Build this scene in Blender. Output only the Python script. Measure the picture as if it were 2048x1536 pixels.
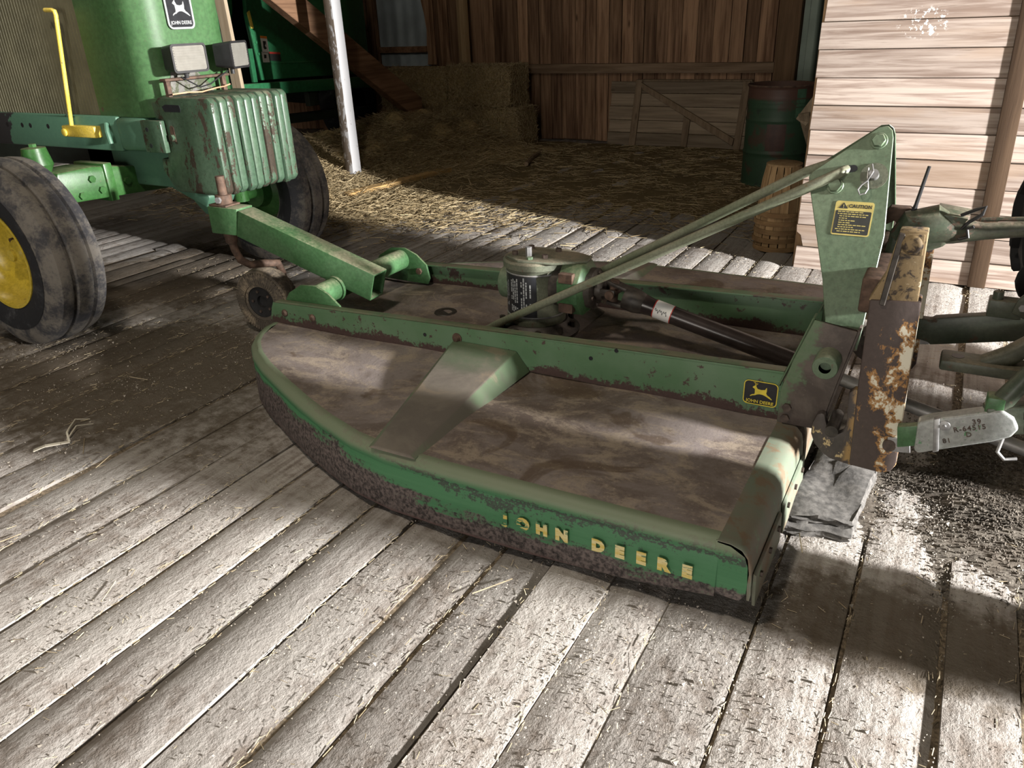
import bpy, bmesh, math, random
import numpy as np
from mathutils import Vector, Matrix, Euler

random.seed(7)
rng = np.random.default_rng(11)
for o in list(bpy.data.objects):
    bpy.data.objects.remove(o, do_unlink=True)
scene = bpy.context.scene
C = scene.collection

# ------------------------------------------------------------------ camera
# world axes: X along the barn's long walls, Y along the floor planks, Z up (metres)
PITCH, ROLL, YAW, CAM_H, FPX = math.radians(25.4), math.radians(2.3), math.radians(30.0), 1.5, 1540.0
F0 = Vector((0, math.cos(PITCH), -math.sin(PITCH)))
U0 = Vector((0, math.sin(PITCH), math.cos(PITCH)))
R0 = Vector((1, 0, 0))
Rv = math.cos(ROLL) * R0 - math.sin(ROLL) * U0
Uv = math.cos(ROLL) * U0 + math.sin(ROLL) * R0
Mz = Matrix.Rotation(YAW, 3, 'Z')
Rv, Uv, Fv = Mz @ Rv, Mz @ Uv, Mz @ F0
cam_d = bpy.data.cameras.new('camera')
cam_d.sensor_fit = 'HORIZONTAL'
cam_d.sensor_width = 36.0
cam_d.lens = FPX / 2048.0 * 36.0
cam_d.clip_start = 0.05
cam = bpy.data.objects.new('camera', cam_d)
C.objects.link(cam)
m = Matrix(((Rv.x, Uv.x, -Fv.x, 0), (Rv.y, Uv.y, -Fv.y, 0), (Rv.z, Uv.z, -Fv.z, CAM_H), (0, 0, 0, 1)))
cam.matrix_world = m
scene.camera = cam

# ------------------------------------------------------------------ light
world = bpy.data.worlds.new('world')
scene.world = world
world.use_nodes = True
bg = world.node_tree.nodes['Background']
bg.inputs[0].default_value = (1.0, 0.86, 0.68, 1)
bg.inputs[1].default_value = 0.022

def lamp(name, loc, power, size, color):
    d = bpy.data.lights.new(name, 'POINT')
    d.energy = power
    d.shadow_soft_size = size
    d.color = color
    o = bpy.data.objects.new(name, d)
    C.objects.link(o)
    o.location = loc
    return o
lamp('flood_lamp', (7.5, 2.4, 2.4), 17000, 0.22, (1.0, 0.975, 0.95))
lamp('overhead_lamp', (-1.6, 0.6, 3.9), 205, 0.18, (1.0, 0.88, 0.72))
lamp('bay_lamp', (-5.6, 1.6, 4.0), 60, 0.18, (1.0, 0.88, 0.72))
# added soft fill behind the camera, lifts upright faces turned towards it
dd = bpy.data.lights.new('rear_fill_light', 'AREA')
dd.shape = 'RECTANGLE'
dd.size, dd.size_y = 3.0, 2.4
dd.energy = 330
dd.color = (1.0, 0.94, 0.86)
do = bpy.data.objects.new('rear_fill_light', dd)
C.objects.link(do)
do.location = (-0.5, -7.5, 1.7)
do.rotation_euler = (math.radians(90), 0, math.radians(6))

vs = scene.view_settings
scene.display_settings.display_device = 'sRGB'
vs.view_transform = 'Standard'
vs.look = 'None'
vs.exposure = 0.0
vs.gamma = 1.0
vs.use_curve_mapping = False

# ------------------------------------------------------------------ node helpers
class T:
    def __init__(s, name):
        s.m = bpy.data.materials.new(name)
        s.m.use_nodes = True
        s.nt = s.m.node_tree
        s.b = s.nt.nodes['Principled BSDF']
        s.tc = s.nt.nodes.new('ShaderNodeTexCoord')
        s.geo = s.nt.nodes.new('ShaderNodeNewGeometry')
    def put(s, sock, v):
        if isinstance(v, bpy.types.NodeSocket):
            s.nt.links.new(v, sock)
        else:
            if sock.type == 'RGBA' and len(v) == 3:
                v = (*v, 1)
            sock.default_value = v
    def noise(s, vec, scale=5, detail=4, rough=0.55, dist=0.0):
        n = s.nt.nodes.new('ShaderNodeTexNoise')
        s.put(n.inputs['Vector'], vec)
        n.inputs['Scale'].default_value = scale
        n.inputs['Detail'].default_value = detail
        n.inputs['Roughness'].default_value = rough
        n.inputs['Distortion'].default_value = dist
        return n.outputs['Fac']
    def vor(s, vec, scale=5, feature='F1'):
        n = s.nt.nodes.new('ShaderNodeTexVoronoi')
        n.feature = feature
        s.put(n.inputs['Vector'], vec)
        n.inputs['Scale'].default_value = scale
        return n.outputs['Distance']
    def sc(s, vec, scale, loc=(0, 0, 0), rot=(0, 0, 0)):
        n = s.nt.nodes.new('ShaderNodeMapping')
        s.put(n.inputs['Vector'], vec)
        n.inputs['Scale'].default_value = scale
        n.inputs['Location'].default_value = loc
        n.inputs['Rotation'].default_value = rot
        return n.outputs[0]
    def step(s, v, a, b, lo=0.0, hi=1.0):
        n = s.nt.nodes.new('ShaderNodeMapRange')
        n.interpolation_type = 'SMOOTHSTEP'
        s.put(n.inputs[0], v)
        n.inputs[1].default_value = a
        n.inputs[2].default_value = b
        n.inputs[3].default_value = lo
        n.inputs[4].default_value = hi
        return n.outputs[0]
    def math(s, op, a, b=0.0, clamp=False):
        n = s.nt.nodes.new('ShaderNodeMath')
        n.operation = op
        n.use_clamp = clamp
        s.put(n.inputs[0], a)
        s.put(n.inputs[1], b)
        return n.outputs[0]
    def mix(s, f, a, b):
        n = s.nt.nodes.new('ShaderNodeMix')
        n.data_type = 'RGBA'
        s.put(n.inputs[0], f)
        s.put(n.inputs[6], a)
        s.put(n.inputs[7], b)
        return n.outputs[2]
    def xyz(s, vec):
        n = s.nt.nodes.new('ShaderNodeSeparateXYZ')
        s.put(n.inputs[0], vec)
        return n.outputs
    def rnd(s):
        n = s.nt.nodes.new('ShaderNodeObjectInfo')
        return n.outputs['Random']
    def hsv(s, col, v):
        n = s.nt.nodes.new('ShaderNodeHueSaturation')
        s.put(n.inputs['Color'], col)
        s.put(n.inputs['Value'], v)
        return n.outputs[0]
    def bump(s, h, strength=0.5, dist=0.002, prev=None):
        n = s.nt.nodes.new('ShaderNodeBump')
        s.put(n.inputs['Height'], h)
        n.inputs['Strength'].default_value = strength
        n.inputs['Distance'].default_value = dist
        if prev is not None:
            s.put(n.inputs['Normal'], prev)
        return n.outputs[0]
    def out(s, col, rough=0.6, metal=0.0, normal=None, spec=0.4):
        s.put(s.b.inputs['Base Color'], col)
        s.put(s.b.inputs['Roughness'], rough)
        s.put(s.b.inputs['Metallic'], metal)
        s.put(s.b.inputs['Specular IOR Level'], spec)
        if normal is not None:
            s.put(s.b.inputs['Normal'], normal)
        return s.m

def plain(name, col, rough=0.6, metal=0.0, var=0.25, scale=20, bump=0.15):
    t = T(name)
    v = t.tc.outputs['Object']
    n = t.noise(v, scale, 5)
    c = t.hsv(col, t.step(n, 0.25, 0.75, 1 - var, 1 + var))
    return t.out(c, rough, metal, t.bump(n, bump, 0.002))

def paint(name, c1, c2, rust=(0.075, 0.045, 0.035), rust_amt=0.35, dust=(0.27, 0.22, 0.16), dust_amt=0.35,
          rough=0.42, scale=5.0, stretch=(1, 1, 1), vary=False):
    """old paint with chipped rusty spots and dust on what faces up"""
    t = T(name)
    v = t.tc.outputs['Object']
    if vary:
        # each copy gets its own wear
        cmb = t.nt.nodes.new('ShaderNodeCombineXYZ')
        ob = t.rnd()
        for i in range(3):
            t.put(cmb.inputs[i], t.math('MULTIPLY', ob, 9.0 + 4 * i))
        add = t.nt.nodes.new('ShaderNodeVectorMath')
        t.put(add.inputs[0], v)
        t.put(add.inputs[1], cmb.outputs[0])
        v = add.outputs[0]
    vv = t.sc(v, stretch)
    n1 = t.noise(vv, scale, 6, 0.6)
    n2 = t.noise(t.sc(vv, (1, 1, 1), (3.1, 1.7, 5.3)), scale * 2.4, 8, 0.68, 0.3)
    n3 = t.noise(v, scale * 14, 6, 0.7)
    c = t.mix(t.step(n1, 0.35, 0.68), c1, c2)
    th = 0.655 - 0.17 * rust_amt
    spk = t.noise(v, 85, 5, 0.72)
    rm = t.step(t.math('ADD', t.math('MULTIPLY', n2, 0.75), t.math('MULTIPLY', n3, 0.25)), th, th + 0.035)
    c = t.mix(rm, c, t.mix(n3, rust, tuple(x * 1.9 for x in rust)))
    nz = t.xyz(t.geo.outputs['Normal'])[2]
    up = t.step(nz, 0.35, 0.95)
    dm = t.math('MULTIPLY', up, t.step(t.math('ADD', n1, t.math('MULTIPLY', n3, 0.4)), 0.45, 0.95))
    dm = t.math('MULTIPLY', dm, dust_amt * 1.6, True)
    c = t.mix(dm, c, dust)
    c = t.mix(t.step(spk, 0.615, 0.66, 0, 0.75 * min(1, 0.35 + rust_amt)), c, rust)
    c = t.hsv(c, t.step(n3, 0.3, 0.7, 0.8, 1.18))
    r = t.math('ADD', t.math('MULTIPLY', t.math('MAXIMUM', rm, dm), 0.4), rough, True)
    b = t.bump(t.math('SUBTRACT', n3, t.math('MULTIPLY', rm, 0.6)), 0.22, 0.002)
    return t.out(c, r, 0.0, b)

def wood(name, dark, light, axis='X', rough=0.85, scale=1.0, bump=0.35, dusty=None, rnd=0.22, knots=0.5):
    t = T(name)
    v = t.geo.outputs['Position']
    k = {'X': (1.3, 26, 26), 'Y': (26, 1.3, 26), 'Z': (26, 26, 1.3)}[axis]
    ob = t.rnd()
    # slide the grain by the object's own random number so that boards differ
    cmb = t.nt.nodes.new('ShaderNodeCombineXYZ')
    for i in range(3):
        t.put(cmb.inputs[i], t.math('MULTIPLY', ob, 17.0 + 5 * i))
    add = t.nt.nodes.new('ShaderNodeVectorMath')
    t.put(add.inputs[0], v)
    t.put(add.inputs[1], cmb.outputs[0])
    v2 = add.outputs[0]
    g = t.noise(t.sc(v2, tuple(x * scale for x in k)), 1.0, 7, 0.62, 0.35)
    big = t.noise(t.sc(v2, tuple((0.12 * x + 0.6) for x in k)), 1.0, 3, 0.5, 0.6)
    fine = t.noise(t.sc(v2, tuple(x * 4.5 * scale for x in k)), 1.0, 4, 0.6)
    f = t.math('ADD', t.math('MULTIPLY', g, 0.65), t.math('MULTIPLY', big, 0.35))
    c = t.mix(t.step(f, 0.33, 0.66), dark, light)
    c = t.mix(t.math('MULTIPLY', t.step(fine, 0.60, 0.75), 0.45), c, tuple(x * 0.35 for x in dark))
    kn = t.vor(t.sc(v2, tuple((1.6 if x < 2 else 5.0) for x in k)), 1.0)
    c = t.mix(t.math('MULTIPLY', t.step(kn, 0.11, 0.03), knots), c, tuple(x * 0.3 for x in dark))
    if dusty:
        d = t.noise(v, 3.2, 7, 0.62)
        c = t.mix(t.step(d, 0.45, 0.62, 0.0, 0.8), c, dusty)
    c = t.hsv(c, t.math('ADD', t.math('MULTIPLY', ob, 2 * rnd), 1 - rnd))
    b = t.bump(t.math('ADD', t.math('MULTIPLY', g, 0.7), t.math('MULTIPLY', fine, 0.5)), bump, 0.004)
    return t.out(c, rough, 0.0, b, 0.2)

# ------------------------------------------------------------------ mesh builder
class MB:
    def __init__(s):
        s.v, s.f = [], []
    def add(s, vs, fs):
        n = len(s.v)
        s.v += [tuple(p) for p in vs]
        s.f += [tuple(i + n for i in q) for q in fs]
        return s
    def box(s, a, b):
        x0, y0, z0 = (min(a[i], b[i]) for i in range(3))
        x1, y1, z1 = (max(a[i], b[i]) for i in range(3))
        return s.add([(x0, y0, z0), (x1, y0, z0), (x1, y1, z0), (x0, y1, z0), (x0, y0, z1), (x1, y0, z1), (x1, y1, z1), (x0, y1, z1)],
                     [(3, 2, 1, 0), (4, 5, 6, 7), (0, 1, 5, 4), (1, 2, 6, 5), (2, 3, 7, 6), (3, 0, 4, 7)])
    def bar(s, p, q, w, h, up=(0, 0, 1)):
        """rectangular bar from p to q, w wide and h high"""
        p, q = Vector(p), Vector(q)
        d = (q - p).normalized()
        sd = d.cross(Vector(up)).normalized()
        u = sd.cross(d).normalized()
        vs = []
        for c in (p, q):
            for a, b in ((-1, -1), (1, -1), (1, 1), (-1, 1)):
                vs.append(c + sd * (a * w / 2) + u * (b * h / 2))
        return s.add(vs, [(0, 1, 2, 3), (7, 6, 5, 4), (1, 0, 4, 5), (2, 1, 5, 6), (3, 2, 6, 7), (0, 3, 7, 4)])
    def prism(s, poly, axis, d0, d1):
        """polygon in the plane across the axis, pushed from d0 to d1"""
        def P(a, b, d):
            return {'X': (d, a, b), 'Y': (a, d, b), 'Z': (a, b, d)}[axis]
        n = len(poly)
        vs = [P(a, b, d0) for a, b in poly] + [P(a, b, d1) for a, b in poly]
        fs = [tuple(range(n)), tuple(range(2 * n - 1, n - 1, -1))]
        fs += [(i, n + i, n + (i + 1) % n, (i + 1) % n) for i in range(n)]
        return s.add(vs, fs)
    def slab(s, poly3, off):
        """flat 3-D polygon thickened by the vector off"""
        n = len(poly3)
        o = Vector(off)
        vs = [Vector(p) for p in poly3] + [Vector(p) + o for p in poly3]
        fs = [tuple(range(n)), tuple(range(2 * n - 1, n - 1, -1))]
        fs += [(i, n + i, n + (i + 1) % n, (i + 1) % n) for i in range(n)]
        return s.add(vs, fs)
    def tube(s, pts, r, n=12, caps=True):
        pts = [Vector(p) for p in pts]
        rs = r if isinstance(r, (list, tuple)) else [r] * len(pts)
        prev = None
        vs = []
        for i, p in enumerate(pts):
            a = pts[max(0, i - 1)]
            b = pts[min(len(pts) - 1, i + 1)]
            d = (b - a).normalized()
            if prev is None:
                ref = Vector((0, 0, 1)) if abs(d.z) < 0.9 else Vector((1, 0, 0))
                sd = d.cross(ref).normalized()
            else:
                sd = (prev - d * prev.dot(d)).normalized()
            prev = sd
            u = d.cross(sd)
            for k in range(n):
                t = 2 * math.pi * k / n
                vs.append(p + (sd * math.cos(t) + u * math.sin(t)) * rs[i])
        fs = []
        for i in range(len(pts) - 1):
            for k in range(n):
                k2 = (k + 1) % n
                fs.append((i * n + k, i * n + k2, (i + 1) * n + k2, (i + 1) * n + k))
        if caps:
            fs.append(tuple(range(n - 1, -1, -1)))
            fs.append(tuple((len(pts) - 1) * n + k for k in range(n)))
        return s.add(vs, fs)
    def lathe(s, prof, o, axis, n=48, closed=False, a0=0.0, a1=2 * math.pi):
        """profile of (radius, offset along the axis) turned about the axis through o"""
        o, ax = Vector(o), Vector(axis).normalized()
        ref = Vector((0, 0, 1)) if abs(ax.z) < 0.9 else Vector((1, 0, 0))
        u = ax.cross(ref).normalized()
        w = ax.cross(u)
        full = abs(a1 - a0 - 2 * math.pi) < 1e-6
        m_ = n if full else n + 1
        vs = []
        for k in range(m_):
            t = a0 + (a1 - a0) * k / n
            for r, h in prof:
                vs.append(o + ax * h + (u * math.cos(t) + w * math.sin(t)) * r)
        L = len(prof)
        fs = []
        for k in range(n):
            k2 = (k + 1) % m_
            for i in range(L - 1 + (1 if closed else 0)):
                i2 = (i + 1) % L
                fs.append((k * L + i, k2 * L + i, k2 * L + i2, k * L + i2))
        return s.add(vs, fs)
    def hexbolt(s, c, axis, r, h, n=6):
        ax = Vector(axis).normalized()
        return s.tube([Vector(c), Vector(c) + ax * h], r, n)
    def mesh(s, name, loc=(0, 0, 0), bevel=0.0, seg=2, smooth=35, noise=0.0):
        me = bpy.data.meshes.new(name)
        l = loc
        vs = [(a - l[0], b - l[1], c - l[2]) for a, b, c in s.v]
        me.from_pydata(vs, [], s.f)
        bm = bmesh.new()
        bm.from_mesh(me)
        bmesh.ops.remove_doubles(bm, verts=bm.verts, dist=1e-5)
        bmesh.ops.recalc_face_normals(bm, faces=bm.faces)
        if bevel > 0:
            es = [e for e in bm.edges if len(e.link_faces) == 2 and e.calc_face_angle(0) > math.radians(30)]
            bmesh.ops.bevel(bm, geom=es, offset=bevel, segments=seg, affect='EDGES', profile=0.5, clamp_overlap=True)
        bm.to_mesh(me)
        bm.free()
        for p in me.polygons:
            p.use_smooth = True
        me.set_sharp_from_angle(angle=math.radians(smooth))
        me.update()
        return me

def put(name, me, mat=None, parent=None):
    o = bpy.data.objects.new(name, me)
    C.objects.link(o)
    if me is not None and mat is not None and not me.materials:
        me.materials.append(mat)
    if parent is not None:
        o.parent = parent
    return o

def tag(o, label, cat, group=None):
    o['label'] = label
    o['category'] = cat
    if group:
        o['group'] = group
    return o

class Thing:
    """an Empty at the thing's base; parts are given in world coordinates"""
    def __init__(s, name, loc, label, cat, group=None):
        s.loc = tuple(loc)
        s.o = bpy.data.objects.new(name, None)
        s.o.empty_display_size = 0.1
        C.objects.link(s.o)
        s.o.location = loc
        tag(s.o, label, cat, group)
    def part(s, name, mb, mat, bevel=0.0, seg=2, smooth=35, parent=None, label=None):
        me = mb.mesh(name, s.loc, bevel, seg, smooth)
        o = put(name, me, mat, parent if parent is not None else s.o)
        if label:
            o['label'] = label
        return o

def single(name, mb, mat, label, cat, loc=None, bevel=0.0, seg=2, smooth=35, group=None):
    """a thing that is one mesh, with its origin at loc"""
    loc = loc or (0, 0, 0)
    o = put(name, mb.mesh(name, loc, bevel, seg, smooth), mat)
    o.location = loc
    return tag(o, label, cat, group)

def struct(name, mb, mat, loc=(0, 0, 0), bevel=0.0):
    o = put(name, mb.mesh(name, loc, bevel), mat)
    o.location = loc
    o['kind'] = 'structure'
    return o

def text_mb(body, size, origin, xdir, ydir, depth=0.0012, fat=0.0, spacing=1.0, align='CENTER'):
    """lettering as a thin solid lying in the plane of xdir, ydir"""
    cu = bpy.data.curves.new('lettering', 'FONT')
    cu.body = body
    cu.size = size
    cu.align_x = align
    cu.align_y = 'CENTER'
    cu.offset = fat
    cu.space_character = spacing
    cu.resolution_u = 3
    cu.extrude = depth / 2
    o = bpy.data.objects.new('lettering', cu)
    C.objects.link(o)
    dg = bpy.context.evaluated_depsgraph_get()
    me = bpy.data.meshes.new_from_object(o.evaluated_get(dg))
    x, y = Vector(xdir).normalized(), Vector(ydir).normalized()
    zz = x.cross(y)
    org = Vector(origin)
    mb = MB()
    mb.add([org + x * v.co.x + y * v.co.y + zz * v.co.z for v in me.vertices], [tuple(p.vertices) for p in me.polygons])
    bpy.data.objects.remove(o, do_unlink=True)
    bpy.data.curves.remove(cu)
    bpy.data.meshes.remove(me)
    return mb

DEER = [(.25, .69), (.29, .74), (.33, .77), (.37, .81), (.37, .75), (.40, .69), (.43, .645), (.55, .63), (.67, .655), (.70, .72), (.725, .755),
        (.735, .68), (.735, .60), (.72, .53), (.76, .46), (.84, .41), (.93, .325), (.915, .305), (.80, .365), (.70, .42), (.60, .455),
        (.50, .455), (.42, .43), (.36, .39), (.27, .37), (.205, .325), (.19, .35), (.25, .405), (.33, .43), (.345, .49), (.34, .56), (.335, .63), (.30, .655)]
ANTLER = [[(.335, .775), (.32, .86), (.335, .86), (.352, .78)], [(.325, .85), (.27, .90), (.278, .915), (.335, .865)],
          [(.325, .86), (.33, .95), (.345, .95), (.34, .86)], [(.33, .82), (.39, .89), (.40, .88), (.345, .81)],
          [(.355, .79), (.42, .86), (.43, .85), (.37, .78)]]
def deer_mb(org, xdir, ydir, w, h, depth):
    x, y = Vector(xdir).normalized(), Vector(ydir).normalized()
    nrm = x.cross(y)
    mb = MB()
    for poly in [DEER] + ANTLER:
        mb.slab([Vector(org) + x * (a * w) + y * (b * h) for a, b in poly], nrm * depth)
    return mb

def round_rect(w, h, r, n=5):
    pts = []
    for cx, cy, a in ((w / 2 - r, h / 2 - r, 0), (-w / 2 + r, h / 2 - r, 90), (-w / 2 + r, -h / 2 + r, 180), (w / 2 - r, -h / 2 + r, 270)):
        for k in range(n + 1):
            t = math.radians(a + 90 * k / n)
            pts.append((cx + r * math.cos(t), cy + r * math.sin(t)))
    return pts
def ring_mb(org, xdir, ydir, w, h, r, t, depth):
    """flat rounded-rectangle frame"""
    x, y = Vector(xdir).normalized(), Vector(ydir).normalized()
    nrm = x.cross(y) * depth
    a, b = round_rect(w, h, r), round_rect(w - 2 * t, h - 2 * t, max(r - t, 0.001))
    n = len(a)
    P = lambda q: Vector(org) + x * q[0] + y * q[1]
    vs = [P(q) for q in a] + [P(q) for q in b] + [P(q) + nrm for q in a] + [P(q) + nrm for q in b]
    fs = []
    for i in range(n):
        j = (i + 1) % n
        fs += [(2 * n + i, 2 * n + j, 3 * n + j, 3 * n + i), (i, j, 2 * n + j, 2 * n + i), (n + j, n + i, 3 * n + i, 3 * n + j), (j, i, n + i, n + j)]
    return MB().add(vs, fs)
def plate_mb(org, xdir, ydir, w, h, r, depth):
    x, y = Vector(xdir).normalized(), Vector(ydir).normalized()
    return MB().slab([Vector(org) + x * a + y * b for a, b in round_rect(w, h, r)], x.cross(y) * depth)

def strands(P, D, L, R, lift=None):
    """three-sided straw stalks: centres P, unit directions D, lengths L, radii R -> one MB-like mesh"""
    n = len(P)
    ref = np.where(np.abs(D[:, 2:3]) < 0.9, np.array([[0, 0, 1.0]]), np.array([[1.0, 0, 0]]))
    s = np.cross(D, ref)
    s /= np.linalg.norm(s, axis=1, keepdims=True)
    u = np.cross(D, s)
    vs = np.zeros((n, 6, 3))
    for e, sg in enumerate((-0.5, 0.5)):
        for k in range(3):
            t = 2 * math.pi * k / 3
            vs[:, e * 3 + k] = P + D * (L[:, None] * sg) + (s * math.cos(t) + u * math.sin(t)) * R[:, None]
    base = np.arange(n)[:, None, None] * 6
    q = np.array([[0, 1, 4, 3], [1, 2, 5, 4], [2, 0, 3, 5]])[None]
    fs = (base + q).reshape(-1, 4)
    return vs.reshape(-1, 3), fs
def np_mesh(name, parts):
    vs, fs, off = [], [], 0
    for v, f in parts:
        vs.append(v)
        fs += (np.asarray(f) + off).tolist()
        off += len(v)
    me = bpy.data.meshes.new(name)
    me.from_pydata(np.concatenate(vs).tolist(), [], fs)
    me.update()
    return me

# ------------------------------------------------------------------ materials
def floor_wood():
    t = T('floor_plank_wood')
    v = t.geo.outputs['Position']
    ob = t.rnd()
    g = t.noise(t.sc(v, (38, 1.6, 38)), 1.0, 6, 0.6, 0.3)
    saw = t.noise(t.sc(v, (2.5, 70, 10), rot=(0, 0, 0.12)), 1.0, 2, 0.5)
    big = t.noise(v, 1.6, 5, 0.6)
    grit = t.noise(v, 95, 4, 0.7)
    mid = t.noise(v, 17, 6, 0.68)
    c = t.mix(t.step(g, 0.32, 0.68), (0.19, 0.165, 0.145), (0.37, 0.345, 0.32))
    dustm = t.step(t.math('ADD', t.math('MULTIPLY', big, 0.55), t.math('MULTIPLY', mid, 0.45)), 0.42, 0.60)
    c = t.mix(t.math('MULTIPLY', dustm, 0.75), c, (0.34, 0.32, 0.295))
    dirt = t.step(t.math('ADD', t.math('MULTIPLY', big, 0.5), t.math('MULTIPLY', mid, 0.5)), 0.50, 0.36)
    c = t.mix(t.math('MULTIPLY', dirt, 0.55), c, (0.13, 0.10, 0.075))
    c = t.mix(t.step(grit, 0.60, 0.72, 0, 0.45), c, (0.10, 0.08, 0.06))
    c = t.mix(t.step(grit, 0.34, 0.26, 0, 0.5), c, (0.52, 0.47, 0.40))
    c = t.hsv(c, t.math('ADD', t.math('MULTIPLY', ob, 0.36), 0.82))
    # soft-edged patches of darker brown beside the mower and tractors
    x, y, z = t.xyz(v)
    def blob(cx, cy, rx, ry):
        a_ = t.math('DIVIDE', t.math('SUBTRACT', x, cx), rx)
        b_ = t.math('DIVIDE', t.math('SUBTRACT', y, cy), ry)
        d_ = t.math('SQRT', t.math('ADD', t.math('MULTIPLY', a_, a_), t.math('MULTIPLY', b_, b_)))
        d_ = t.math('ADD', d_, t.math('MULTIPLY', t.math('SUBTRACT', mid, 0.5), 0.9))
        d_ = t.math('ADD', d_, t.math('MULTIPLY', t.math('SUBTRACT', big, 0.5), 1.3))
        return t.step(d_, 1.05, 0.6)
    brown_patch = t.math('MAXIMUM', blob(-3.35, 2.15, 1.35, 0.80), blob(0.12, 1.82, 0.42, 0.24))
    brown_patch = t.math('MAXIMUM', brown_patch, blob(-4.6, 3.2, 1.0, 0.9))
    c = t.mix(t.math('MULTIPLY', brown_patch, 0.85), c, t.mix(mid, (0.070, 0.054, 0.036), (0.125, 0.100, 0.072)))
    h = t.math('ADD', t.math('MULTIPLY', g, 0.35), t.math('MULTIPLY', grit, 0.55))
    h = t.math('ADD', h, t.math('MULTIPLY', mid, 1.5))
    h = t.math('ADD', h, t.math('MULTIPLY', saw, 0.18))
    return t.out(c, 0.92, 0.0, t.bump(h, 0.75, 0.009), 0.15)

def deck_top_mat():
    """bare rusty sheet under patchy tan dust"""
    t = T('dusty_deck_steel')
    v = t.tc.outputs['Object']
    a = t.noise(v, 2.6, 10, 0.70, 0.5)
    b = t.noise(t.sc(v, (1, 1.7, 1), (4, 2, 1)), 5.5, 12, 0.74, 0.6)
    fine = t.noise(v, 75, 8, 0.75)
    c = t.mix(t.step(a, 0.38, 0.62), (0.125, 0.097, 0.083), (0.225, 0.192, 0.180))
    c = t.mix(t.step(t.math('ADD', t.math('MULTIPLY', b, 0.8), t.math('MULTIPLY', fine, 0.2)), 0.47, 0.60, 0, 0.8), c, (0.31, 0.255, 0.195))
    c = t.mix(t.step(t.noise(t.sc(v, (1, 1, 1), (9, 3, 2)), 3.0, 7, 0.6, 0.8), 0.57, 0.66, 0, 0.7), c, (0.085, 0.054, 0.032))
    c = t.mix(t.step(fine, 0.58, 0.68, 0, 0.55), c, (0.36, 0.31, 0.25))
    c = t.mix(t.step(fine, 0.42, 0.34, 0, 0.5), c, (0.070, 0.050, 0.038))
    return t.out(c, t.step(b, 0.3, 0.7, 0.55, 0.9), 0.0, t.bump(t.math('ADD', t.math('MULTIPLY', a, 2.0), fine), 0.4, 0.004), 0.3)

def skirt_mat():
    """green band between a worn lower edge and a rubbed top edge, streaked along the skirt"""
    t = T('worn_green_skirt')
    v = t.tc.outputs['Object']
    z = t.xyz(v)[2]
    x = t.xyz(v)[0]
    st = t.noise(t.sc(v, (2.2, 2.2, 34)), 1.0, 7, 0.65)
    bl = t.noise(v, 4.0, 6, 0.62)
    fine = t.noise(v, 75, 5, 0.7)
    g = t.mix(st, (0.022, 0.115, 0.045), (0.075, 0.215, 0.10))
    rust = t.mix(t.step(fine, 0.36, 0.64), (0.026, 0.022, 0.022), (0.150, 0.120, 0.112))
    w = t.math('ADD', z, t.math('MULTIPLY', t.math('SUBTRACT', st, 0.5), 0.16))
    w = t.math('ADD', w, t.math('MULTIPLY', t.math('SUBTRACT', bl, 0.5), 0.16))
    w = t.math('ADD', w, t.math('MULTIPLY', t.math('SUBTRACT', fine, 0.5), 0.13))
    # the rear bend is rubbed almost bare
    w = t.math('ADD', w, t.step(x, -1.75, -1.05, -0.075, 0.006))
    low = t.step(w, 0.085, 0.115)
    c = t.mix(low, rust, g)
    seam = t.math('MULTIPLY', t.step(w, 0.180, 0.192), t.step(w, 0.218, 0.206))
    c = t.mix(t.math('MULTIPLY', seam, 0.85), c, (0.035, 0.032, 0.033))
    fade = t.mix(bl, (0.155, 0.195, 0.125), (0.225, 0.215, 0.155))
    c = t.mix(t.step(z, 0.205, 0.235, 0, 0.8), c, fade)
    edge = t.step(z, 0.040, 0.028)
    c = t.mix(edge, c, (0.12, 0.075, 0.07))
    return t.out(c, 0.55, 0.0, t.bump(t.math('ADD', fine, t.math('MULTIPLY', st, 0.6)), 0.25, 0.003), 0.4)

def front_roll_mat():
    t = T('pale_worn_front')
    v = t.tc.outputs['Object']
    a = t.noise(t.sc(v, (1, 1, 1)), 5, 6, 0.6, 0.4)
    b = t.noise(v, 11, 7, 0.66)
    c = t.mix(t.step(a, 0.38, 0.62), (0.125, 0.150, 0.108), (0.155, 0.135, 0.102))
    c = t.mix(t.step(b, 0.52, 0.62, 0, 0.8), c, (0.15, 0.10, 0.06))
    c = t.mix(t.step(b, 0.40, 0.30, 0, 0.8), c, (0.14, 0.24, 0.14))
    return t.out(c, 0.6, 0, t.bump(b, 0.2, 0.003))

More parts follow.
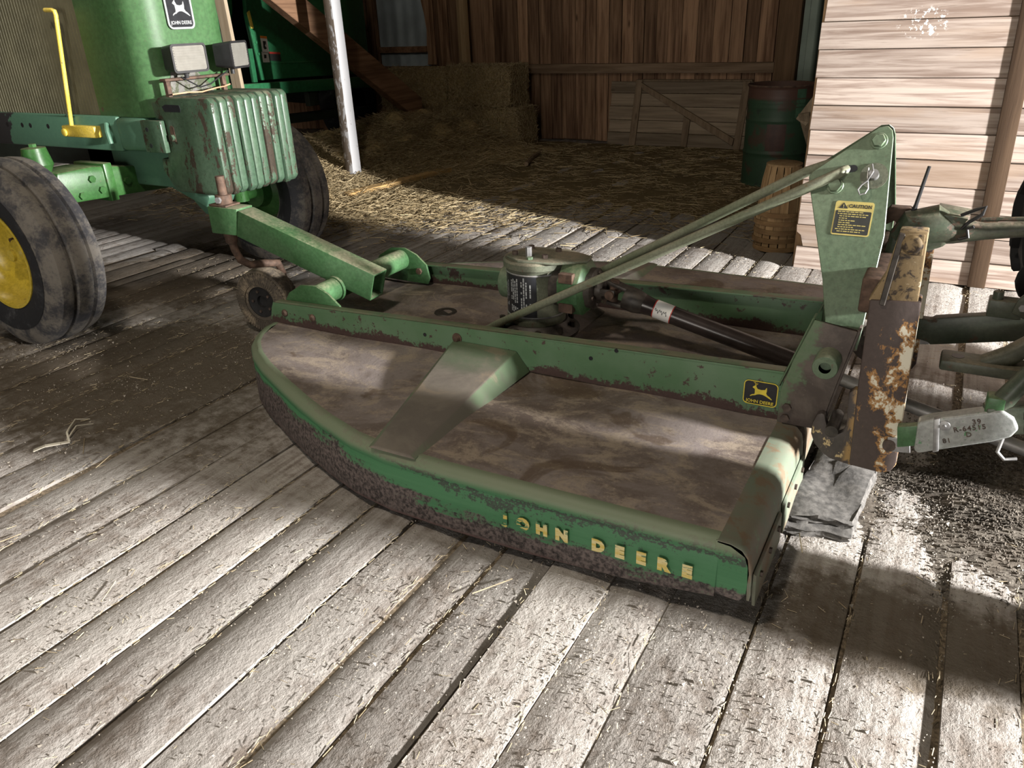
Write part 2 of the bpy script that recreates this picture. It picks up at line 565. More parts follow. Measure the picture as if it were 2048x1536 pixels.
def rail_mat(name, flip=False):
    """faded green with a rusty band along the deck"""
    t = T(name)
    v = t.tc.outputs['Object']
    z = t.xyz(v)[2]
    n = t.noise(v, 9, 7, 0.66)
    big = t.noise(v, 2.6, 5, 0.6)
    fine = t.noise(v, 80, 5, 0.7)
    c = t.mix(t.step(big, 0.35, 0.65), (0.075, 0.155, 0.075), (0.115, 0.195, 0.115))
    w = t.math('ADD', z, t.math('ADD', t.math('MULTIPLY', t.math('SUBTRACT', n, 0.5), 0.13), t.math('MULTIPLY', t.math('SUBTRACT', fine, 0.5), 0.09)))
    rm = t.step(w, 0.286, 0.272)
    spots = t.step(t.noise(t.sc(v, (1, 1, 1), (2, 5, 1)), 26, 6, 0.7), 0.60, 0.64)
    if flip:
        spots = t.math('MAXIMUM', spots, t.math('MULTIPLY', t.step(big, 0.52, 0.56), t.step(n, 0.50, 0.54)))
    rm = t.math('MAXIMUM', rm, spots)
    c = t.mix(rm, c, t.mix(fine, (0.035, 0.022, 0.02), (0.10, 0.062, 0.055)))
    up = t.step(t.xyz(t.geo.outputs['Normal'])[2], 0.5, 0.95)
    c = t.mix(t.math('MULTIPLY', up, t.step(n, 0.35, 0.6, 0.2, 0.8)), c, (0.20, 0.18, 0.12))
    return t.out(c, 0.5, 0, t.bump(t.math('SUBTRACT', fine, rm), 0.2, 0.002))

def flaking_white():
    """brown hitch with flaking white paint and orange rust edges"""
    t = T('flaking_white_hitch')
    v = t.tc.outputs['Object']
    n = t.noise(t.sc(v, (1, 1, 0.7)), 13, 8, 0.66, 0.3)
    f = t.noise(v, 60, 6, 0.7)
    x = t.xyz(v)[0]
    z = t.xyz(v)[2]
    m_ = t.math('ADD', t.math('MULTIPLY', n, 0.8), t.math('MULTIPLY', f, 0.2))
    m_ = t.math('ADD', m_, t.step(x, -0.10, 0.06, -0.10, 0.06))
    m_ = t.math('ADD', m_, t.step(z, 0.60, 0.72, 0.0, -0.12))
    m_ = t.math('ADD', m_, t.step(z, 0.30, 0.20, 0.0, -0.08))
    base = t.mix(f, (0.040, 0.028, 0.024), (0.085, 0.062, 0.055))
    c = t.mix(t.step(m_, 0.50, 0.535), base, (0.33, 0.17, 0.055))
    c = t.mix(t.step(m_, 0.545, 0.575), c, (0.66, 0.62, 0.50))
    return t.out(c, 0.6, 0, t.bump(m_, 0.4, 0.003))

def old_yellow_brown():
    t = T('old_yellow_brown_steel')
    v = t.tc.outputs['Object']
    n = t.noise(v, 22, 8, 0.66, 0.3)
    f = t.noise(v, 70, 6, 0.7)
    c = t.mix(t.step(n, 0.42, 0.5), (0.045, 0.033, 0.025), (0.23, 0.165, 0.085))
    c = t.mix(t.step(n, 0.60, 0.64), c, (0.55, 0.47, 0.32))
    return t.out(c, 0.65, 0, t.bump(n, 0.4, 0.003))

def frame_green():
    t = T('frame_green_black_patches')
    v = t.tc.outputs['Object']
    n = t.noise(t.sc(v, (1, 1, 1.4)), 3.4, 7, 0.62, 0.2)
    f = t.noise(v, 45, 6, 0.7)
    x = t.xyz(v)[0]
    c = t.mix(f, (0.045, 0.11, 0.075), (0.075, 0.165, 0.105))
    m_ = t.math('ADD', n, t.step(x, -0.55, -0.95, -0.1, 0.1))
    c = t.mix(t.step(m_, 0.53, 0.55), c, (0.022, 0.022, 0.024))
    return t.out(c, 0.5, 0, t.bump(f, 0.15, 0.002))

def rubber(name, base, dust, thr=0.5):
    t = T(name)
    v = t.tc.outputs['Object']
    n = t.noise(v, 7, 7, 0.65)
    f = t.noise(v, 60, 6, 0.7)
    c = t.mix(t.step(t.math('ADD', t.math('MULTIPLY', n, 0.7), t.math('MULTIPLY', f, 0.3)), thr - 0.07, thr + 0.10), base, dust)
    return t.out(c, 0.8, 0, t.bump(t.math('ADD', n, f), 0.3, 0.003), 0.3)

def straw_mat(name, a, b):
    t = T(name)
    v = t.geo.outputs['Position']
    n = t.noise(v, 40, 3)
    r = t.nt.nodes.new('ShaderNodeNewGeometry').outputs['Random Per Island']
    c = t.mix(r, a, b)
    c = t.hsv(c, t.step(n, 0.3, 0.7, 0.75, 1.2))
    return t.out(c, 0.7, 0, None, 0.3)

def drum_mat():
    t = T('green_rust_drum')
    v = t.tc.outputs['Object']
    z = t.xyz(v)[2]
    n = t.noise(v, 4.5, 7, 0.65)
    f = t.noise(v, 40, 6, 0.7)
    c = t.mix(f, (0.016, 0.040, 0.022), (0.032, 0.070, 0.038))
    c = t.mix(t.step(t.math('ADD', z, t.math('MULTIPLY', n, 0.1)), 0.80, 0.83), c, (0.075, 0.038, 0.028))
    c = t.mix(t.step(n, 0.54, 0.60, 0, 0.8), c, (0.060, 0.032, 0.024))
    c = t.mix(t.step(n, 0.40, 0.35, 0, 0.7), c, (0.018, 0.022, 0.02))
    return t.out(c, 0.55, 0, t.bump(f, 0.2, 0.002))

def lit_wall_wood():
    t = T('pale_wall_board_wood')
    v = t.geo.outputs['Position']
    ob = t.rnd()
    cmb = t.nt.nodes.new('ShaderNodeCombineXYZ')
    for i in range(3):
        t.put(cmb.inputs[i], t.math('MULTIPLY', ob, 13.0 + 7 * i))
    add = t.nt.nodes.new('ShaderNodeVectorMath')
    t.put(add.inputs[0], v)
    t.put(add.inputs[1], cmb.outputs[0])
    w = add.outputs[0]
    g = t.noise(t.sc(w, (1.6, 30, 34)), 1.0, 7, 0.62, 0.5)
    big = t.noise(t.sc(w, (0.9, 4, 5)), 1.0, 4, 0.55, 0.4)
    fine = t.noise(t.sc(w, (6, 130, 130)), 1.0, 4, 0.6)
    c = t.mix(t.step(g, 0.34, 0.64), (0.205, 0.150, 0.122), (0.41, 0.345, 0.300))
    c = t.mix(t.step(big, 0.50, 0.66, 0, 0.55), c, (0.34, 0.245, 0.175))
    c = t.mix(t.step(fine, 0.62, 0.76, 0, 0.55), c, (0.12, 0.085, 0.065))
    x, y, z = t.xyz(v)
    dx = t.math('SUBTRACT', x, -0.28)
    dz = t.math('SUBTRACT', z, 1.40)
    d = t.math('ADD', t.math('MULTIPLY', dx, dx), t.math('MULTIPLY', t.math('MULTIPLY', dz, dz), 2.5))
    spl = t.math('MULTIPLY', t.step(d, 0.020, 0.004), t.step(t.noise(v, 38, 4, 0.6), 0.55, 0.58))
    c = t.mix(spl, c, (0.8, 0.8, 0.78))
    c = t.hsv(c, t.math('ADD', t.math('MULTIPLY', ob, 0.34), 0.83))
    return t.out(c, 0.85, 0, t.bump(t.math('ADD', g, t.math('MULTIPLY', fine, 0.5)), 0.3, 0.004), 0.2)

def lens_mat():
    t = T('ribbed_lamp_lens')
    v = t.tc.outputs['Object']
    n = t.noise(v, 30, 4)
    c = t.mix(n, (0.16, 0.155, 0.135), (0.25, 0.245, 0.22))
    return t.out(c, 0.18, 0.15, t.bump(n, 0.1, 0.002), 0.7)

def worn_letters():
    t = T('worn_yellow_lettering')
    v = t.tc.outputs['Object']
    st = t.noise(t.sc(v, (9, 9, 70)), 1.0, 6, 0.65)
    x = t.xyz(v)[0]
    k = t.math('ADD', st, t.step(x, -0.80, -1.0, 0, 0.13))
    c = t.mix(t.step(st, 0.40, 0.58), (0.55, 0.42, 0.10), (0.62, 0.55, 0.30))
    c = t.mix(t.step(k, 0.575, 0.60), c, (0.040, 0.150, 0.065))
    return t.out(c, 0.55)

M = {
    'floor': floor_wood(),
    'subfloor': plain('packed_chaff_in_gaps', (0.16, 0.125, 0.085), 0.95, 0, 0.6, 90, 0.8),
    'deck': deck_top_mat(), 'skirt': skirt_mat(), 'roll': front_roll_mat(),
    'rail': rail_mat('faded_green_rail'), 'rail2': rail_mat('flaked_green_rail', True),
    'green': paint('bright_green_paint', (0.042, 0.112, 0.042), (0.066, 0.142, 0.064), rust_amt=0.12, dust_amt=0.45),
    'green_old': paint('faded_green_paint', (0.085, 0.130, 0.078), (0.120, 0.165, 0.105), rust_amt=0.22, dust_amt=0.3, scale=4),
    'green_tractor': paint('tractor_green_paint', (0.040, 0.105, 0.036), (0.060, 0.130, 0.052), rust_amt=0.28, dust_amt=0.3, scale=3, rough=0.5),
    'green_axle': paint('axle_green_paint', (0.024, 0.085, 0.02), (0.038, 0.115, 0.03), rust_amt=0.08, dust_amt=0.3, scale=4, rough=0.35),
    'weight': paint('weight_green_paint', (0.040, 0.078, 0.048), (0.062, 0.105, 0.066), rust=(0.020, 0.014, 0.008), rust_amt=0.75, dust_amt=0.2, scale=4, rough=0.38, stretch=(1, 1, 0.25), vary=True),
    'frame': frame_green(),
    'machine': paint('harvester_green_paint', (0.020, 0.12, 0.050), (0.028, 0.15, 0.062), rust_amt=0.05, dust_amt=0.3, scale=2, rough=0.3),
    'machine_dark': plain('harvester_dark_steel', (0.018, 0.026, 0.020), 0.5),
        'hitch': flaking_white(), 'hitch_brown': old_yellow_brown(),
    'rust': plain('rusty_steel', (0.085, 0.052, 0.036), 0.75, 0.1, 0.5, 30, 0.4),
    'rod': paint('dull_green_rod', (0.135, 0.155, 0.10), (0.19, 0.20, 0.145), rust=(0.10, 0.085, 0.055), rust_amt=0.4, dust_amt=0.4, scale=7, stretch=(0.5, 1, 1)),
    'greasy': plain('greasy_black_steel', (0.045, 0.038, 0.032), 0.5, 0.2, 0.6, 25, 0.5),
    'shaft': plain('dark_brown_shaft_tube', (0.036, 0.027, 0.025), 0.28, 0.1, 0.3, 18, 0.1),
    'shaft_grey': plain('bare_grey_shaft', (0.24, 0.235, 0.23), 0.45, 0.5, 0.2, 20, 0.1),
    'gear_top': paint('grimy_gearbox', (0.095, 0.105, 0.075), (0.13, 0.14, 0.10), rust_amt=0.35, dust_amt=0.5, scale=9),
    'black_label': plain('black_label', (0.018, 0.019, 0.022), 0.3, 0, 0.2, 30, 0.05),
    'silver': plain('silver_print', (0.45, 0.47, 0.48), 0.35, 0.4, 0.2, 40, 0.05),
    'yellow_print': plain('yellow_print', (0.62, 0.50, 0.05), 0.45, 0, 0.15, 30, 0.05),
    'label_yellow': plain('dull_yellow_label', (0.48, 0.40, 0.13), 0.5, 0, 0.15, 30, 0.05),
    'label_black': plain('caution_black', (0.028, 0.030, 0.028), 0.5, 0, 0.15, 30, 0.05),
    'letters': worn_letters(),
    'white_sticker': plain('white_sticker', (0.72, 0.72, 0.70), 0.4, 0, 0.06, 20, 0.02),
    'red_print': plain('red_print', (0.42, 0.04, 0.03), 0.4, 0, 0.1, 20, 0.02),
    'orange_print': plain('orange_print', (0.75, 0.24, 0.04), 0.4, 0, 0.1, 20, 0.02),
    'steel': plain('plain_steel', (0.30, 0.30, 0.30), 0.45, 0.6, 0.25, 30, 0.15),
    'bolt_dark': plain('dark_bolt', (0.075, 0.055, 0.045), 0.6, 0.2, 0.4, 40, 0.3),
    'black_plastic': plain('black_plastic', (0.018, 0.018, 0.019), 0.45, 0, 0.2, 30, 0.1),
    'lens': lens_mat(),
    'yellow': paint('yellow_paint', (0.62, 0.47, 0.06), (0.68, 0.52, 0.11), rust=(0.05, 0.04, 0.03), rust_amt=0.3, dust_amt=0.1, scale=9),
    'rim_yellow': paint('yellow_rim_paint', (0.50, 0.37, 0.03), (0.58, 0.44, 0.06), rust=(0.10, 0.06, 0.02), rust_amt=0.12, dust_amt=0.1, scale=4, rough=0.3),
    'screen': plain('olive_radiator_screen', (0.20, 0.19, 0.125), 0.6, 0.1, 0.2, 6, 0.05),
    'tire': rubber('dusty_tread_rubber', (0.052, 0.052, 0.058), (0.175, 0.160, 0.140), 0.49),
    'tire_side': rubber('dark_sidewall_rubber', (0.018, 0.019, 0.022), (0.06, 0.062, 0.066), 0.56),
    'tire_black': rubber('black_lug_rubber', (0.012, 0.012, 0.013), (0.10, 0.09, 0.075), 0.68),
    'tire_lam': rubber('laminated_brown_rubber', (0.075, 0.063, 0.050), (0.26, 0.21, 0.15), 0.50),
    'cast': paint('bare_cast_arm', (0.22, 0.235, 0.225), (0.30, 0.31, 0.30), rust=(0.05, 0.13, 0.06), rust_amt=0.45, dust_amt=0.15, scale=5, rough=0.35),
    'arm_dark': paint('dark_green_arm', (0.045, 0.060, 0.040), (0.070, 0.075, 0.055), rust=(0.05, 0.034, 0.024), rust_amt=0.4, dust_amt=0.35, scale=5),
    'link': paint('worn_top_link', (0.036, 0.055, 0.032), (0.052, 0.048, 0.036), rust=(0.055, 0.036, 0.025), rust_amt=0.6, dust_amt=0.3, scale=5),
    'back_wood': wood('back_wall_board_wood', (0.085, 0.044, 0.025), (0.31, 0.19, 0.115), 'Z', rnd=0.34, knots=0.8),
    'beam': wood('grey_brown_beam_wood', (0.10, 0.065, 0.040), (0.19, 0.135, 0.09), 'X'),
    'panel_wood': wood('grey_panel_wood', (0.14, 0.105, 0.072), (0.26, 0.205, 0.145), 'X'),
    'panel_batten': wood('panel_batten_wood', (0.12, 0.085, 0.055), (0.22, 0.16, 0.105), 'Z'),
    'pole': wood('tan_pole_wood', (0.19, 0.125, 0.065), (0.30, 0.21, 0.12), 'Z', knots=0.2),
    'brace': wood('brown_brace_timber', (0.115, 0.062, 0.036), (0.25, 0.145, 0.085), 'Y'),
    'tan_board': wood('tan_board_wood', (0.40, 0.31, 0.205), (0.55, 0.45, 0.32), 'Z'),
    'wall_lit': lit_wall_wood(),
    'wall_edge': wood('wall_end_wood', (0.16, 0.10, 0.055), (0.32, 0.21, 0.12), 'Z'),
    'trim_dark': wood('dark_trim_wood', (0.09, 0.055, 0.03), (0.17, 0.105, 0.06), 'Z'),
    'dark_strip': wood('dark_brown_strip', (0.040, 0.024, 0.014), (0.080, 0.050, 0.030), 'Z'),
    'lumber': wood('fresh_lumber', (0.45, 0.27, 0.10), (0.62, 0.42, 0.19), 'Y', knots=0.1),
    'grey_wood': wood('weathered_scrap_wood', (0.16, 0.12, 0.08), (0.33, 0.26, 0.18), 'Z'),
    'basket': wood('basket_slat_wood', (0.22, 0.135, 0.065), (0.36, 0.245, 0.13), 'Z', knots=0.1),
    'hoop': wood('basket_hoop_wood', (0.16, 0.095, 0.045), (0.28, 0.18, 0.09), 'X', knots=0.1),
    'drum': drum_mat(),
    'sheet': plain('pale_metal_sheet', (0.34, 0.40, 0.44), 0.45, 0.1, 0.2, 3, 0.1),
    'sheet_green': plain('pale_green_sheet', (0.16, 0.20, 0.165), 0.5, 0.1, 0.2, 3, 0.1),
    'straw': straw_mat('straw_stalks', (0.19, 0.135, 0.065), (0.46, 0.37, 0.22)),
    'straw_dark': straw_mat('matted_straw', (0.20, 0.145, 0.065), (0.36, 0.27, 0.135)),
    'chaff': straw_mat('pale_chaff', (0.26, 0.20, 0.12), (0.62, 0.53, 0.36)),
    'grit': straw_mat('grain_and_grit', (0.15, 0.13, 0.105), (0.42, 0.38, 0.32)),
    'timber_grey': plain('dusty_grey_timber', (0.095, 0.090, 0.084), 0.95, 0, 0.5, 45, 0.9),
    'husk': plain('pale_husk', (0.62, 0.58, 0.48), 0.7, 0, 0.2, 30, 0.2),
}
def white_post_mat():
    t = T('flaking_whitewash_post')
    v = t.tc.outputs['Object']
    n = t.noise(t.sc(v, (1, 1, 0.45)), 16, 8, 0.66, 0.4)
    g = t.noise(t.sc(v, (40, 40, 2)), 1.0, 5)
    c = t.mix(g, (0.13, 0.10, 0.08), (0.24, 0.20, 0.16))
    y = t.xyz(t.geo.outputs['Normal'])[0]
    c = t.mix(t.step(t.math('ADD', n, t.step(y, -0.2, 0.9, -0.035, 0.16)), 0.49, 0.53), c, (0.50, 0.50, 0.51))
    return t.out(c, 0.7, 0, t.bump(n, 0.3, 0.004))
M['white_post'] = white_post_mat()

# ------------------------------------------------------------------ the setting: floor
floor = struct('floor', MB().box((-13, -1.2, -0.16), (8.6, 12.5, -0.016)), M['subfloor'])
edges = [-2.29, -2.11, -1.92, -1.73, -1.55, -1.36, -1.18, -1.02, -0.85, -0.66, -0.485, -0.25, -0.03, 0.193, 0.369]
while edges[-1] < 3.2:
    edges.append(edges[-1] + random.uniform(0.16, 0.23))
while edges[0] > -11.5:
    edges.insert(0, edges[0] - random.uniform(0.16, 0.235))
def plank_mesh(w, L, tilt, cup, seed, rise):
    r = random.Random(seed)
    nx, ny = 7, max(3, int(L / 0.5))
    vs, fs = [], []
    wob = [r.uniform(-0.0035, 0.0035) for _ in range(ny + 1)]
    ew = [(r.uniform(-0.003, 0.003), r.uniform(-0.003, 0.003)) for _ in range(ny + 1)]
    for j in range(ny + 1):
        y = L * j / ny
        for i in range(nx):
            s = i / (nx - 1) - 0.5
            x = s * w + (ew[j][0] if i == 0 else ew[j][1] if i == nx - 1 else 0)
            z = tilt * s * w + cup * (4 * s * s - 0.5) + wob[j] + rise * (j / ny - 0.5)
            if abs(s) > 0.45:
                z -= 0.002
            vs.append((x, y, z))
    for j in range(ny):
        for i in range(nx - 1):
            a = j * nx + i
            fs.append((a, a + 1, a + nx + 1, a + nx))
    n = len(vs)
    # sides and ends down to the underside
    rim = [j * nx for j in range(ny + 1)], [j * nx + nx - 1 for j in range(ny + 1)]
    low = {}
    for side in rim:
        for k in side:
            low[k] = len(vs)
            vs.append((vs[k][0], vs[k][1], vs[k][2] - 0.04))
    for j in range(ny):
        a, b = rim[0][j], rim[0][j + 1]
        fs.append((a, b, low[b], low[a]))
        a, b = rim[1][j], rim[1][j + 1]
        fs.append((b, a, low[a], low[b]))
    fs.append(tuple(range(nx)) + (low[rim[1][0]], low[rim[0][0]]))
    fs.append(tuple(range(n - 1, n - nx - 1, -1)) + (low[rim[0][ny]], low[rim[1][ny]]))
    me = bpy.data.meshes.new('plank')
    me.from_pydata(vs, [], fs)
    for p in me.polygons:
        p.use_smooth = True
    me.set_sharp_from_angle(angle=math.radians(40))
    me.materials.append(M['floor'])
    return me
for k in range(len(edges) - 1):
    x0, x1 = edges[k], edges[k + 1]
    gap = random.choice((0.004, 0.007, 0.012, 0.018))
    if abs(x0 + 0.25) < 0.01 or abs(x0 - 0.193) < 0.01:
        gap = 0.016
    y = -0.9 - random.uniform(0, 1.5)
    near = -4.6 < x0 < 1.2
    while y < 9.9:
        L = random.uniform(3.2, 5.0)
        if near and y < 1.2:
            L = max(L, 5.2 - y * 0 + random.uniform(0, 1.2))
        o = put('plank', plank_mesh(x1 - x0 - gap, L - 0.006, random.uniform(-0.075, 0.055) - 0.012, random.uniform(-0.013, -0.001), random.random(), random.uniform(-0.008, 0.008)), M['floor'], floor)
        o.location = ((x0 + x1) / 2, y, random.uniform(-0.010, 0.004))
        y += L

# ------------------------------------------------------------------ walls
wall_back = struct('wall_back', MB().box((-13, 9.76, 0), (2.5, 9.82, 3.4)), M['trim_dark'])
x = -12.9
while x < -1.95:
    w = random.uniform(0.13, 0.21)
    hole = -7.52 < x + w / 2 < -6.72
    z1 = 0.93 if hole else 3.3
    top = random.uniform(0, 0.03)
    b = MB().box((x, 9.705 + random.uniform(-0.006, 0.006), 0.0 + top), (x + w - random.uniform(0.003, 0.012), 9.745, z1))
    o = put('board', b.mesh('board', (x, 9.7, 0), 0.002, 1), M['back_wood'], wall_back)
    o.location = (x, 9.7, 0)
    if hole:
        b = MB().box((x, 9.705, 1.86), (x + w - 0.008, 9.745, 3.3))
        o = put('board', b.mesh('board', (x, 9.7, 0), 0.002, 1), M['back_wood'], wall_back)
        o.location = (x, 9.7, 0)
    x += w
# corrugated pale sheet seen through the gap in the boards
prof = []
xx = -7.6
while xx < -6.6:
    prof.append((xx, 9.742 + 0.007 * math.sin(xx * 2 * math.pi / 0.19)))
    xx += 0.0158
mbs = MB()
n = len(prof)
mbs.add([(a, b, 0.9) for a, b in prof] + [(a, b, 1.9) for a, b in prof] + [(a, b + 0.006, 0.9) for a, b in prof] + [(a, b + 0.006, 1.9) for a, b in prof],
        [(i, i + 1, n + i + 1, n + i) for i in range(n - 1)] + [(2 * n + i + 1, 2 * n + i, 3 * n + i, 3 * n + i + 1) for i in range(n - 1)])
put('metal_sheet', mbs.mesh('metal_sheet'), M['sheet'], wall_back)['label'] = 'pale corrugated metal sheet'
put('girt', MB().box((-7.56, 9.65, 1.11), (-6.74, 9.71, 1.19)).mesh('girt', (0, 0, 0), 0.004), M['brace'], wall_back)
# splintered board beside the sheet
sp = [(-6.74, 0.95), (-6.60, 0.95), (-6.60, 1.9), (-6.80, 1.9), (-6.78, 1.75), (-6.745, 1.6), (-6.72, 1.4), (-6.735, 1.2), (-6.725, 1.1)]
put('board', MB().prism(sp, 'Y', 9.67, 9.70).mesh('board', (0, 0, 0), 0.002, 1), M['back_wood'], wall_back)
t1 = struct('trim_1', MB().box((-5.75, 9.60, 0.835), (-1.98, 9.70, 0.945)), M['beam'], bevel=0.004)
t2 = struct('trim_2', MB().box((-1.97, 9.56, 0), (-1.74, 9.70, 3.3)), M['trim_dark'], bevel=0.004)
mbs = MB()
xx = -1.735
k = 0
while xx < 1.2:
    mbs.box((xx, 9.715 - (0.012 if k % 4 == 0 else 0), 0), (xx + 0.06, 9.74, 3.3))
    xx += 0.06
    k += 1
struct('wall_metal', mbs, M['sheet_green'])
struct('wall_left', MB().box((-13.1, -1, 0), (-13, 9.8, 3.4)), M['trim_dark'])

wall_right = struct('wall_right', MB().box((-0.765, 5.028, 0.0), (8.5, 5.075, 2.9)), M['wall_edge'])
z = 0.0
k = 0
while z < 2.7:
    h = 0.142 + random.uniform(-0.008, 0.008)
    xl = -0.79 + random.uniform(-0.006, 0.008)
    lean = random.uniform(-0.002, 0.002)
    poly = [(xl, z + 0.002), (8.5, z + 0.002 + lean), (8.5, z + h - 0.002 + lean), (xl + random.uniform(-0.004, 0.006), z + h - 0.002)]
    if k == 1:
        poly = [(xl + 0.05, z + 0.002), (8.5, z + 0.002), (8.5, z + h - 0.002), (xl, z + h - 0.002), (xl + 0.004, z + 0.09), (xl + 0.03, z + 0.07)]
    b = MB().prism(poly, 'Y', 4.998 + random.uniform(-0.004, 0.003), 5.027)
    o = put('board', b.mesh('board', (0, 5.0, z), 0.0025, 1), M['wall_lit'], wall_right)
    o.location = (0, 5.0, z)
    z += h
    k += 1
struct('wall_strip', MB().slab([(0.185, 4.992, 0), (0.275, 4.992, 0), (0.215, 4.992, 2.7), (0.115, 4.992, 2.7)], (0, -0.010, 0)), M['dark_strip'], bevel=0.003)  # narrow dark brown strip over the boards, slanting slightly
struct('trim_4', MB().box((-0.80, 5.04, 0), (-0.755, 5.13, 2.9)), M['wall_edge'], bevel=0.004)

# ------------------------------------------------------------------ rotary cutter
YC = 2.81
cut = Thing('rotary_cutter', (0, YC, 0), 'wide old green rotary mower with dusty rusty deck and yellow lettering on its skirt', 'mower')
def mir(pts):
    return [(a, 2 * YC - b, *c) for a, b, *c in pts]
near_out = [(-0.36, 1.67), (-0.60, 1.665), (-0.90, 1.66), (-1.20, 1.655), (-1.45, 1.66), (-1.62, 1.69), (-1.80, 1.75), (-1.97, 1.82), (-2.13, 1.895), (-2.35, 2.005),
            (-2.48, 2.085), (-2.58, 2.17), (-2.645, 2.26), (-2.68, 2.34), (-2.69, 2.42)]
outline = near_out + [(-2.69, YC)] + [(a, b) for a, b in mir(near_out)][::-1]
# smooth normals of the outline (pointing outward)
def outn(i):
    a = Vector(outline[max(0, i - 1)])
    b = Vector(outline[min(len(outline) - 1, i + 1)])
    d = (b - a).normalized()
    nn = Vector((d.y, -d.x))
    c = Vector((-1.4, YC)) - Vector(outline[i])
    return -nn if nn.dot(c) > 0 else nn
NORM = [outn(i) for i in range(len(outline))]
NORM[0] = Vector((0, -1)); NORM[-1] = Vector((0, 1))
def sweep(prof, top=False):
    """profile of (inset, z) carried round the outline"""
    mb = MB()
    vs = []
    for (px, py), nn in zip(outline, NORM):
        for ins, zz in prof:
            vs.append((px - nn.x * ins, py - nn.y * ins, zz))
    L = len(prof)
    fs = []
    for i in range(len(outline) - 1):
        for k in range(L - 1):
            fs.append((i * L + k, (i + 1) * L + k, (i + 1) * L + k + 1, i * L + k + 1))
    mb.add(vs, fs)
    return mb
# deck sheet: a grid with shallow dents, clipped by the outline inset
ins = [(px - nn.x * 0.045, py - nn.y * 0.045) for (px, py), nn in zip(outline, NORM)]
def dent(x, y):
    return (0.006 * math.sin(3.1 * x + 1.0) * math.cos(2.3 * y) + 0.004 * math.sin(7 * x + 3 * y) + 0.003 * math.cos(9 * y - 5 * x))
deck_mb = MB()
NY = 40
xs = [-0.36 - (2.285) * i / 44 for i in range(45)]
near_in = ins[:len(near_out)]
def ylo(x):
    for (a, b), (c, d) in zip(near_in[:-1], near_in[1:]):
        if c <= x <= a:
            t_ = (x - a) / (c - a) if abs(c - a) > 1e-9 else 0
            return b + (d - b) * t_
    return near_in[-1][1] if x < near_in[-1][0] else near_in[0][1]
vs, fs = [], []
for x in xs:
    y0 = ylo(x)
    y1 = 2 * YC - y0
    for j in range(NY + 1):
        y = y0 + (y1 - y0) * j / NY
        edge = min(1.0, min(j, NY - j) / 3.0, (-0.36 - x) / 0.12)
        vs.append((x, y, 0.25 + dent(x, y) * edge))
for i in range(len(xs) - 1):
    for j in range(NY):
        a = i * (NY + 1) + j
        fs.append((a, a + 1, a + NY + 2, a + NY + 1))
deck_mb.add(vs, fs)
n0 = len(deck_mb.v)
deck = cut.part('deck', deck_mb, M['deck'], smooth=60)
# rolled rim and skirt
skirt_mb = sweep([(0.050, 0.2495), (0.034, 0.2515), (0.016, 0.246), (0.004, 0.232), (0.0, 0.213), (0.006, 0.202), (0.002, 0.195), (0.0, 0.12), (-0.004, 0.03), (0.002, 0.022), (0.008, 0.03), (0.010, 0.19)])
# the skirt's lower edge climbs towards the front like a shoe
def climb(p):
    x, y, z_ = p
    if x > -0.95 and z_ < 0.19:
        f_ = min(1.0, (x + 0.95) / 0.65)
        lift = 0.055 * f_ * f_
        z_ = z_ + lift * (0.19 - z_) / 0.17
    return (x, y, z_)
skirt_mb.v = [climb(p) for p in skirt_mb.v]
skirt = cut.part('skirt', skirt_mb, M['skirt'], smooth=60)
# front roll over the cutter's leading edge, closed by the curved ends of the side skirts
roll_prof = [(-0.365, 0.2515), (-0.33, 0.2505), (-0.302, 0.242), (-0.284, 0.222), (-0.276, 0.19), (-0.272, 0.14), (-0.270, 0.085), (-0.276, 0.085), (-0.282, 0.19), (-0.292, 0.22), (-0.33, 0.242), (-0.365, 0.245)]
for a, b in ((1.672, 2.40), (2.47, 3.15), (3.22, 3.948)):
    cut.part('front_roll', MB().prism(roll_prof, 'Y', a, b), M['roll'], smooth=50, label='pale worn front edge')
for yy in (1.672, 3.948):
    s_ = 1 if yy < 2 else -1
    cut.part('skirt_end', MB().prism([(-0.37, 0.250), (-0.33, 0.249), (-0.30, 0.238), (-0.283, 0.215), (-0.276, 0.17), (-0.280, 0.10), (-0.295, 0.075), (-0.37, 0.078)], 'Y', yy, yy + s_ * 0.006), M['skirt'], 0.001, 1)
for y0, y1 in ((1.70, 2.02), (2.06, 2.38), (3.24, 3.56), (3.60, 3.92)):
    fl = cut.part('front_flap', MB().prism([(-0.271, 0.155), (-0.262, 0.150), (-0.258, 0.05), (-0.266, 0.05), (-0.2705, 0.10)], 'Y', y0, y1), M['roll'], 0.001, 1)
    for q in (0.15, 0.5, 0.85):
        yb = y0 + (y1 - y0) * q
        cut.part('bolt', MB().hexbolt((-0.263, yb, 0.125), (1, 0, 0), 0.009, 0.009), M['bolt_dark'], parent=fl)
# rails along the deck (channel: web + top flange), taller towards the hitch
def rail(yw, yin, mat):
    top = [(-2.672, 0.318), (-2.655, 0.347), (-1.33, 0.395), (-0.365, 0.425)]
    web = [(-2.69, 0.249)] + top + [(-0.365, 0.249)]
    s_ = 1 if yin > yw else -1
    r = cut.part('deck_rail', MB().prism(web, 'Y', yw, yw + 0.009 * s_).prism([(a, b - 0.008) for a, b in top[1:]] + [(a, b) for a, b in top[1:]][::-1], 'Y', yw, yin), mat, 0.003, 2)
    return r
rail_n = rail(2.41, 2.462, M['rail'])
rail_f = rail(3.21, 3.158, M['rail2'])
for bx, bz in ((-2.59, 0.305), (-2.42, 0.306)):
    cut.part('bolt', MB().lathe([(0, 0.014), (0.010, 0.012), (0.017, 0.004), (0.018, 0)], (bx, 2.41, bz), (0, -1, 0), 14), M['rust'], parent=rail_n)
